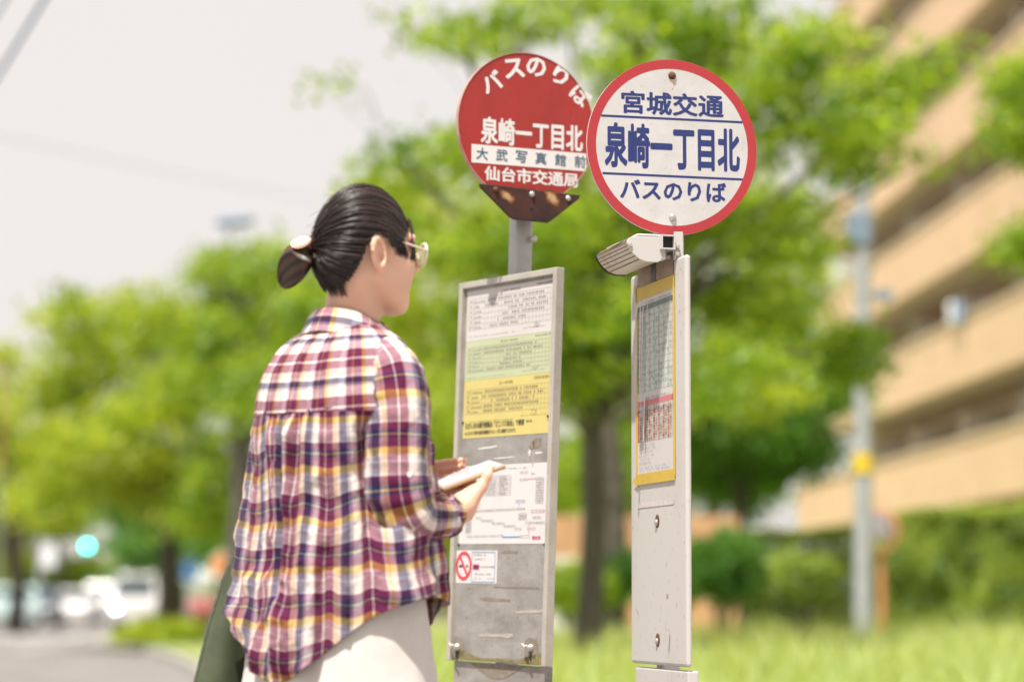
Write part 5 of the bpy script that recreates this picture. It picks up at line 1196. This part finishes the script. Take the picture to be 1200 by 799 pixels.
sm = o.modifiers.new('thickness', 'SOLIDIFY'); sm.thickness = .0018; o.modifiers.new('sub', 'SUBSURF').levels = 1; o.modifiers['sub'].render_levels = 1

def sleeve(name, ctrl, radii, ell_, ns, seed, parent, uoff, twist=0.0):
    """a tube of cloth along a smooth curve; ctrl points, (radius side, radius vertical)"""
    ctrl = np.array(ctrl, float); k = len(ctrl); tt = np.linspace(0, k - 1, ns)
    C = np.stack([smooth_interp(tt, np.arange(k), ctrl[:, i]) for i in range(3)], 1); Rr = smooth_interp(tt, np.arange(k), radii)
    T = np.gradient(C, axis=0); T /= np.linalg.norm(T, axis=1, keepdims=True); na = 120; ang = np.linspace(0, 2 * math.pi, na + 1)
    ref = unit(RT); Vv = []; ss = np.concatenate([[0], np.cumsum(np.linalg.norm(np.diff(C, axis=0), axis=1))]); kink = np.linalg.norm(np.gradient(T, axis=0), axis=1); kink /= kink.max()
    kink = np.convolve(kink, np.ones(15) / 15, 'same')
    for i in range(ns):
        ref = unit(ref - T[i] * (ref @ T[i])); bi = np.cross(T[i], ref); th = ang
        dd = .0075 * kink[i] * np.sin(ss[i] * 210 + 2.0 * np.sin(th * 1 + seed)) * (.4 + .6 * np.cos(th - 2.2) ** 2)
        dd = dd + .006 * vnoise(np.stack([np.cos(th) * 1.2, np.sin(th) * 1.2, 0 * th + ss[i] * 9], -1), 1.0, seed) + .004 * vnoise(np.stack([np.cos(th) * 2.5, np.sin(th) * 2.5, 0 * th + ss[i] * 26], -1), 1.0, seed + 3) + .0015 * vnoise(np.stack([np.cos(th) * 6, np.sin(th) * 6, 0 * th + ss[i] * 70], -1), 1.0, seed + 5)
        rr = Rr[i] + dd; Vv.append(C[i] + (rr * np.cos(th) * ell_[0])[:, None] * ref + (rr * np.sin(th) * ell_[1])[:, None] * bi)
    Vv = np.stack(Vv, 0); n0, n1 = ns, na + 1; idx = np.arange(n0 * n1).reshape(n0, n1); Fq = np.stack([idx[:-1, :-1], idx[1:, :-1], idx[1:, 1:], idx[:-1, 1:]], -1).reshape(-1, 4)
    uu = (ang[None, :] * .062) + uoff + np.zeros((ns, 1)); vv = ss[:, None] + np.zeros((1, na + 1)) + uoff * .7
    o = mesh_obj(name, Vv.reshape(-1, 3), Fq, M['plaid'], parent, smooth=True, uv=np.stack([uu, vv], -1).reshape(-1, 2)); sm = o.modifiers.new('thickness', 'SOLIDIFY'); sm.thickness = .0014; sm.offset = -1
    return o
sleeve('sleeve', [Bd(.080, .0, 1.258), W(454, 437, -.085), W(463, 480, -.115), W(464, 535, -.125), W(466, 578, -.125), W(477, 603, -.105), W(500, 606, -.055), W(521, 604, .012)],
       [.040, .064, .067, .065, .065, .062, .051, .042], (1.0, 1.0), 150, 61, shirt, .03)
cf = MB()
sleeve('cuff', [W(511, 605, -.022), W(517, 604.5, -.004), W(526, 603.5, .020)], [.0455, .0445, .0425], (1.0, 1.0), 24, 71, shirt, .012)
sleeve('sleeve', [Bd(-.080, .0, 1.258), Bd(-.125, .01, 1.215), Bd(-.150, .045, 1.13), Bd(-.165, .080, 1.03), Bd(-.17, .11, .985), (LE * .6 + LW * .4) , (LE * .3 + LW * .7)], [.040, .052, .054, .054, .054, .048, .042], (1, 1), 110, 81, shirt, .05)
q = W(480, 556, -.187); MB().tube([q + np.array([0, .012, 0]), q, q + np.array([0, -.0015, 0])], [.0055, .0055, .0045], 14).build('button', pbr('white button', (.7, .68, .66), .3), shirt, smooth=True)
# ---- long pale bottoms
ths = np.linspace(-math.pi, math.pi, 241); zs = np.linspace(1.0, .16, 90); TH, Z = np.meshgrid(ths, zs, indexing='ij'); k = np.clip((1.0 - Z) / .84, 0, 1)
ra = .164 + .055 * np.clip(k * 2.3, 0, 1) + .08 * np.clip(k - .42, 0, 1); rb = .114 + .042 * np.clip(k * 2.3, 0, 1) + .06 * np.clip(k - .42, 0, 1)
k2 = np.clip((k - .34) * 1.5, 0, 1)
d = .016 * k2 * vnoise(np.stack([TH * 3.2, Z * .8, 0 * Z], -1), 1, 91) + .012 * k2 * np.sin(TH * 13 + 1.2 * np.sin(Z * 3)) + .003 * fbm(np.stack([TH * 4, Z * 9, 0 * Z], -1), 1, 95, 2)
rr = 1 / np.sqrt((np.cos(TH) / rb) ** 2 + (np.sin(TH) / ra) ** 2) + d
P = PO + (.012 + rr * np.sin(TH))[..., None] * RT + (-.008 - rr * np.cos(TH))[..., None] * FW + Z[..., None] * UPZ
idx = np.arange(TH.size).reshape(TH.shape); Fq = np.stack([idx[:-1, :-1], idx[:-1, 1:], idx[1:, 1:], idx[1:, :-1]], -1).reshape(-1, 4)
o = mesh_obj('skirt', P.reshape(-1, 3), Fq, M['pale_cotton'], person, smooth=True); sm = o.modifiers.new('thickness', 'SOLIDIFY'); sm.thickness = .0016; sm.offset = -1
M['shoe'] = pbr('shoe leather', (.06, .05, .045), .5)
for s in (-1, 1):
    mb = MB(); mb.tube([Bd(s * .085, -.062, .035), Bd(s * .085, -.04, .045), Bd(s * .09, .04, .045), Bd(s * .095, .13, .036), Bd(s * .097, .172, .028)], [.022, .044, .045, .042, .020], 14); mb.build('shoe', M['shoe'], person, smooth=True)

# ---- hair
CEN = Hd(-.010, 0, -.006); RADH = np.array([.093, .0755, .120])
def on_head(dirs, off):
    """dirs (n,3) in head axes -> world points on the skull plus an offset"""
    d = dirs / np.linalg.norm(dirs, axis=-1, keepdims=True); r = 1 / np.sqrt(((d / RADH) ** 2).sum(-1)); q = d * (r + off)[..., None]
    return CEN + q[..., 0:1] * HF + q[..., 1:2] * HR + q[..., 2:3] * HU
TIE = W(357, 288, -.055)
def hairline(f):     # lowest height (head axes, from skull centre) that carries hair, as a function of f
    return np.interp(f, [-.12, -.080, -.062, -.050, -.041, -.032, -.014, .002, .020, .042, .064, .085, .11], [-.094, -.094, -.090, -.074, -.044, -.002, .026, .020, -.002, .006, .044, .072, .086])
rng = np.random.default_rng(5)
# scalp cap under the strands
nth, nph = 120, 80; TH, PH = np.meshgrid(np.linspace(-math.pi, math.pi, nth), np.linspace(.02, 2.95, nph), indexing='ij')
dirs = np.stack([np.sin(PH) * np.cos(TH), np.sin(PH) * np.sin(TH), np.cos(PH)], -1); Pc = on_head(dirs, .0055 + .0016 * vnoise(dirs * 6, 1, 3))
loc = np.stack([(Pc - CEN) @ HF, (Pc - CEN) @ HR, (Pc - CEN) @ HU], -1); ok = loc[..., 2] > hairline(loc[..., 0])
idx = np.arange(TH.size).reshape(TH.shape); Fq = np.stack([idx[:-1, :-1], idx[:-1, 1:], idx[1:, 1:], idx[1:, :-1]], -1).reshape(-1, 4); okf = ok.ravel()[Fq].all(1)
CapV, CapF = Pc.reshape(-1, 3), Fq[okf]
def strands(paths, r0, r1, tint):
    """paths (n,m,3) -> 3-sided tapered tubes"""
    n, m, _ = paths.shape; T = np.gradient(paths, axis=1); T /= np.linalg.norm(T, axis=2, keepdims=True) + 1e-9
    A = np.cross(T, np.array([.3, .2, .93])); A /= np.linalg.norm(A, axis=2, keepdims=True) + 1e-9; B = np.cross(T, A)
    s = np.linspace(0, 1, m)[None, :, None]; r = r0[:, None, None] * (1 - s) + r1[:, None, None] * s
    V = np.stack([paths + r * (A * math.cos(a) + B * math.sin(a)) for a in (0, 2.094, 4.189)], 2)
    base = (np.arange(n) * m * 3)[:, None, None] + (np.arange(m - 1) * 3)[None, :, None] + np.arange(3)[None, None, :]; nxt = (np.arange(n) * m * 3)[:, None, None] + (np.arange(m - 1) * 3)[None, :, None] + ((np.arange(3) + 1) % 3)[None, None, :]
    Fq = np.stack([base, nxt, nxt + 3, base + 3], -1).reshape(-1, 4); return V.reshape(-1, 3), Fq, np.repeat(tint, m * 3)
N = 9000; d = rng.standard_normal((N * 3, 3)); d /= np.linalg.norm(d, axis=1, keepdims=True)
Pr = on_head(d, np.zeros(len(d))); lc = np.stack([(Pr - CEN) @ HF, (Pr - CEN) @ HR, (Pr - CEN) @ HU], -1); hl = hairline(lc[:, 0]); keep = lc[:, 2] > hl + .002 - .010 * (rng.random(len(d)) < .15) * rng.random(len(d))
d = d[keep][:N]; m = 18; s = np.linspace(0, 1, m)
tl = TIE - CEN; td = np.array([tl @ HF, tl @ HR, tl @ HU]); td = unit(td); 
dot = np.clip(d @ td, -1, 1); om = np.arccos(dot); so_m = np.sin(om) + 1e-6
path = (np.sin((1 - s)[None, :] * om[:, None]) / so_m[:, None])[..., None] * d[:, None, :] + (np.sin(s[None, :] * om[:, None]) / so_m[:, None])[..., None] * td
# hair is combed: it first goes back over the crown, sagging a little at the sides
path[..., 2] += (.16 * np.sin(math.pi * s)[None, :] * np.clip(d[:, 0:1] + .3, 0, 1)) * np.where(d[:, 2:3] > .1, 1, .1)
clump = fbm(d * np.array([6, 14, 16]), 1, 51, 3)
off = .0065 + .0026 * clump[:, None] + .0035 * rng.random((len(d), 1)) + .004 * np.sin(math.pi * s)[None, :] + (rng.random((len(d), 1)) < .06) * rng.random((len(d), 1)) * .007 * np.sin(math.pi * s * .9)[None, :]
P = on_head(path, off * np.ones((len(d), m)))
wt = np.clip((s - .80) / .20, 0, 1)[None, :, None] ** 1.5; P = P * (1 - wt) + (TIE + (P[:, -1:, :] - P[:, -1:, :].mean(0)) * .45 + rng.standard_normal((len(d), 1, 3)) * .004) * wt
tint = np.clip(.28 + .55 * clump + .15 * rng.standard_normal(len(d)), 0, 1)
hf = (P - HC) @ HF; hr = (P - HC) @ HR; hu = (P - HC) @ HU      # hair passes over and behind the ear
wear = np.exp(-((hf + .018) / .021) ** 4) * (np.abs(hr) > .045); lift = np.clip(.020 - hu, 0, .09) * wear
P = P + lift[..., None] * HU
V1, F1, t1 = strands(P, np.full(len(d), .00085), np.full(len(d), .0007), tint)
# loose strands: locks before the ear, nape wisps, flyaways
loose = []; lt = []
def bez(a, b, c_, e, n=m):
    q = np.linspace(0, 1, n)[:, None]; return (1 - q) ** 3 * a + 3 * (1 - q) ** 2 * q * b + 3 * (1 - q) * q ** 2 * c_ + q ** 3 * e
for i in range(120):
    u = rng.random() * .75 if i < 60 else rng.random() * .4; a = Hd(.058 + .026 * u, .050 - .028 * u, .070 - .01 * rng.random()); 
    e = Hd(.060 + .030 * u + .004 * rng.standard_normal(), .062 - .034 * u + .003 * rng.standard_normal(), -.030 - .055 * rng.random() * (.3 + .6 * u)); bch = Hd(.066 + .026 * u, .066 - .026 * u, .030); cch = Hd(.068 + .030 * u, .068 - .030 * u, -.01)
    loose.append(bez(a, bch, cch, e)); lt.append(.6 + .3 * rng.random())
for i in range(120):      # short hair in front of and behind the ear
    u = rng.random(); a = Hd(.018 + .03 * u, .070 - .006 * u, .030 - .02 * u); e = a + HF * (-.004 + .02 * rng.random()) + HU * (-.02 - .025 * rng.random()) + HR * .002; loose.append(bez(a, a * .66 + e * .34 + HR * .004, a * .33 + e * .67 + HR * .003, e)); lt.append(.3)
for i in range(260):      # nape
    u = rng.random(); side = rng.uniform(-.6, .6); a = Hd(-.080 + .022 * abs(side), .052 * side, -.080 + .02 * rng.random()); e = Hd(-.066 + .026 * abs(side) + .006 * rng.standard_normal(), .044 * side, -.100 - .012 * rng.random()); loose.append(bez(a, a * .66 + e * .34 - HF * .008, a * .33 + e * .67 - HF * .004, e)); lt.append(.2)
for i in range(70):      # flyaways
    dd_ = rng.standard_normal(3); dd_[2] = abs(dd_[2]); dd_[0] -= .2; dd_ = unit(dd_); a = on_head(dd_[None], np.array([.008]))[0]; tg = unit(td - dd_ * (td @ dd_)); tw = tg[0] * HF + tg[1] * HR + tg[2] * HU; nw = unit(a - CEN); Ln = .025 + .035 * rng.random()
    loose.append(bez(a, a + tw * Ln * .4 + nw * .004, a + tw * Ln * .8 + nw * .010 * rng.random(), a + tw * Ln + nw * .012 * rng.random())); lt.append(.5)
loose = np.array(loose); V2, F2, t2 = strands(loose, np.where(np.arange(len(loose)) < 120, .0008, .0005), np.full(len(loose), .0003), np.array(lt))
VV = np.concatenate([CapV, V1, V2]); FF = np.concatenate([CapF, F1 + len(CapV), F2 + len(CapV) + len(V1)]); tt = np.concatenate([np.full(len(CapV), .05), t1, t2])
hair = mesh_obj('hair', VV, FF, M['hair'], person, smooth=True, colattr=np.stack([tt] * 3, 1))
# bun: twisted rope of strands hanging below the tie
bun0, bun1, bun2 = TIE + np.array([0, 0, -.004]), W(345, 312, -.06), W(332, 337, -.055)
n = 1500; paths = []; tb = []
for i in range(n):
    a0 = rng.random() * 6.283; rho = math.sqrt(rng.random()) if i > n * .7 else 1.0; sgn = 1
    q = np.linspace(0, 1, m); cen = (1 - q)[:, None] ** 2 * bun0 + 2 * ((1 - q) * q)[:, None] * (bun1 + np.array([.004, 0, .004])) + (q ** 2)[:, None] * bun2
    R = (.010 * (1 - q) + .0255 * np.sqrt(np.clip(1 - (2 * q - 1.02) ** 2, 0, 1))) * rho * (1 + .09 * np.sin(3 * a0 + 4 * q)); ax_ = unit(bun2 - bun0); A = unit(np.cross(ax_, [0, 1, 0])); B = np.cross(ax_, A); an = a0 + 1.9 * q
    paths.append(cen + (R * np.cos(an))[:, None] * A + (R * np.sin(an))[:, None] * B); tb.append(np.clip(.55 + .5 * math.sin(7 * a0) + .15 * rng.standard_normal(), 0, 1))
core = MB(); q = np.linspace(0, 1, 24); cen = [(1 - k) ** 2 * bun0 + 2 * (1 - k) * k * (bun1 + np.array([.004, 0, .004])) + k * k * bun2 for k in q]; rs = [.009 * (1 - k) + .0225 * math.sqrt(max(0, 1 - (2 * k - 1.02) ** 2)) + .0005 for k in q]
V3, F3, t3 = strands(np.array(paths), np.full(n, .0012), np.full(n, .0010), np.array(tb)); 
core.tube(cen, rs, 20); cv = np.array(core.v); 
bunm = mesh_obj('bun', np.concatenate([V3, cv]), [tuple(f) for f in F3.tolist()] + [tuple(i + len(V3) for i in f) for f in core.f], M['hair_bun'], hair, colattr=np.stack([np.concatenate([t3, np.full(len(cv), .2)])] * 3, 1), smooth=True)
M['tie_band'] = pbr('brown elastic', (.10, .035, .03), .8)
M['tie_button'] = pbr('pearl button', (.66, .58, .52), .3, var=.15, scale=60)
mb = MB(); A = unit(np.cross(unit(bun1 - TIE), [0, 1, 0])); B = np.cross(unit(bun1 - TIE), A); ring = [TIE + np.array([-.003, 0, -.001]) + (A * math.cos(k / 24 * 6.2832) + B * math.sin(k / 24 * 6.2832)) * .0155 for k in range(25)]
mb.tube(ring, .0055, 8, cap=False); mb.build('hair_tie', M['tie_band'], hair, smooth=True)
bp = W(353, 283.5, -.082); bnm = unit(np.array([-.25, -.85, .45])); bu = unit(np.array([.93, -.1, .33])); bu = unit(bu - bnm * (bu @ bnm)); bv = np.cross(bnm, bu)
V = [bp + bnm * .005]; F = []; n = 28
for j, (sc_, hz) in enumerate(((.5, .0045), (.85, .003), (1, .0005), (.95, -.003))):
    V += [bp + bu * .0195 * sc_ * math.cos(6.2832 * k / n) + bv * .0135 * sc_ * math.sin(6.2832 * k / n) + bnm * hz for k in range(n)]
    for k in range(n):
        k2 = (k + 1) % n; F.append((0, 1 + k, 1 + k2) if j == 0 else (1 + (j - 1) * n + k, 1 + j * n + k, 1 + j * n + k2, 1 + (j - 1) * n + k2))
F.append(tuple(1 + 3 * n + k for k in reversed(range(n)))); MB().add(V, F).build('hair_button', M['tie_button'], hair, smooth=True)
mb = MB(); mb.tube([bp + bu * .0197 * math.cos(6.2832 * k / 30) + bv * .0138 * math.sin(6.2832 * k / 30) for k in range(31)], .0016, 6, cap=False); mb.build('button_rim', pbr('copper rim', (.45, .25, .15), .3, metal=.7), hair, smooth=True)

# ---- eyes and brows
M['eye_white'] = pbr('eye white', (.75, .72, .70), .2); M['iris'] = pbr('dark iris', (.02, .012, .008), .15); M['lips'] = pbr('lips', (.50, .20, .17), .45)
def oval(c, ax, r, n=14):
    V = [c + ax[2] * r[2]]; F = []
    for j in range(1, n):
        a = math.pi * j / n; V += [c + ax[0] * r[0] * math.sin(a) * math.cos(6.2832 * k / n) + ax[1] * r[1] * math.sin(a) * math.sin(6.2832 * k / n) + ax[2] * r[2] * math.cos(a) for k in range(n)]
    V.append(c - ax[2] * r[2]); e = len(V) - 1
    for k in range(n):
        k2 = (k + 1) % n; F.append((0, 1 + k, 1 + k2)); F.append((e, e - n + k2, e - n + k))
        for j in range(n - 2): F.append((1 + j * n + k, 1 + (j + 1) * n + k, 1 + (j + 1) * n + k2, 1 + j * n + k2))
    return MB().add(V, F)
for s in (-1, 1):
    ec = Hd(.0835, s * .032, .011); oval(ec, (HF, HR, HU), (.0085, .0125, .0055)).build('eye', M['eye_white'], person, smooth=True)
    oval(ec + HF * .0055, (HF, HR, HU), (.0042, .0052, .0050)).build('iris', M['iris'], person, smooth=True)
    MB().tube([Hd(.0945, s * .013, .031), Hd(.0915, s * .030, .036), Hd(.080, s * .050, .032)], [.002, .0028, .0012], 8).build('eyebrow', M['hair'], person, smooth=True)

# ---- glasses
M['frame_clear'] = pbr('cream plastic', (.72, .62, .50), .25); m_, t_, p_ = new_mat('lens'); p_.inputs['Base Color'].default_value = (.95, .93, .88, 1); p_.inputs['Roughness'].default_value = .03; p_.inputs['Alpha'].default_value = .28; M['lens'] = m_
gl = thing('eyeglasses', Hd(.11, 0, 0), 'cream-framed eyeglasses worn by the person, one rim showing past the cheek', 'glasses')
fr = MB(); lenses = []
for s in (-1, 1):
    cc = Hd(.108, s * .036, .002); gu = unit(HR * s * .97 - HF * .24); gv = HU; pts = []
    for k in range(33):
        a = 6.2832 * k / 32; pts.append(cc + gu * .027 * np.sign(math.cos(a)) * abs(math.cos(a)) ** .8 + gv * .023 * np.sign(math.sin(a)) * abs(math.sin(a)) ** .85)
    fr.tube(pts, .0032, 8, cap=False); lenses.append(pts)
fr.tube([Hd(.114, -.012, .008), Hd(.118, 0, .011), Hd(.114, .012, .008)], .0025, 8); fr.build('frame', M['frame_clear'], gl, smooth=True)
for s, pts in zip((-1, 1), lenses):
    MB().add(pts[:-1], [tuple(range(32))]).build('lens', M['lens'], gl)
    MB().tube([Hd(.100, s * .064, .008), Hd(.05, s * .070, .012), Hd(.0, s * .073, .014), Hd(-.022, s * .074, .004)], .0022, 8).build('temple', M['frame_clear'], gl, smooth=True)

# ---- phone in the hands
M['phone_case'] = pbr('tan phone case', (.42, .28, .16), .5); M['phone_glass'] = pbr('phone screen', (.36, .36, .39), .1)
ph = thing('phone', PC, 'slim phone in a tan case held in both hands', 'phone')
mb = MB(); mb.obox(PC, (Lp, Wp, Np), (PL, PW_, PT)); mb.build('case', M['phone_case'], ph, bevel=.0035, seg=3)
mb = MB(); mb.obox(PC + Np * (PT + .0003), (Lp, Wp, Np), (PL - .003, PW_ - .003, .0008)); mb.build('screen', M['phone_glass'], ph, bevel=.0006)

# ---- dark green cloth bag hanging at the left side
bg = thing('shoulder_bag', Bd(-.25, .02, .3), 'dark green cloth bag hanging at the left side of the person', 'bag')
zs = np.linspace(.965, .30, 70); ths = np.linspace(-math.pi, math.pi, 121); TH, Z = np.meshgrid(ths, zs, indexing='ij')
hw = np.interp(Z, [.30, .36, .45, .64, .75, .85, .93, .985], [.10, .16, .20, .185, .150, .105, .055, .016]); tk = np.interp(Z, [.30, .36, .5, .75, .985], [.02, .055, .07, .045, .012])
fold = .010 * np.sin(TH * 7 + Z * 4) * np.clip((1 - Z) * 2.5, .2, 1) + .006 * fbm(np.stack([TH * 3, Z * 5, 0 * Z], -1), 1, 77, 2)
cw = np.sign(np.cos(TH)) * np.abs(np.cos(TH)) ** 1.0; sw = np.sin(TH) * np.abs(np.sin(TH)) ** .3
P = PO + (-.262 - .0 * Z)[..., None] * RT + (.055)*FW + (cw * hw)[..., None] * FW + (sw * (tk + fold))[..., None] * RT + Z[..., None] * UPZ
idx = np.arange(TH.size).reshape(TH.shape); Fq = np.stack([idx[:-1, :-1], idx[:-1, 1:], idx[1:, 1:], idx[1:, :-1]], -1).reshape(-1, 4)
mesh_obj('bag_body', P.reshape(-1, 3), Fq, M['bag_green'], bg, smooth=True)
sd = P[0]; sd2 = P[60]
for edge_ in (P[0], P[60]):
    mb = MB(); pts = [e + np.array([0, 0, 0]) + np.array([-.0008, 0, 0]) * math.sin(i * 2.6) for i, e in enumerate(edge_)]; mb.tube(pts, [.0026 + .0006 * math.sin(i * 2.6) for i in range(len(pts))], 7); mb.build('seam', M['bag_green'], bg, smooth=True)
MB().tube([Bd(-.262, .045, .975), Bd(-.235, .06, 1.02), Bd(-.205, .085, 1.045), Bd(-.17, .10, 1.03), Bd(-.175, .10, .98), Bd(-.22, .07, .96)], .011, 10).build('strap', M['bag_green'], bg, smooth=True)
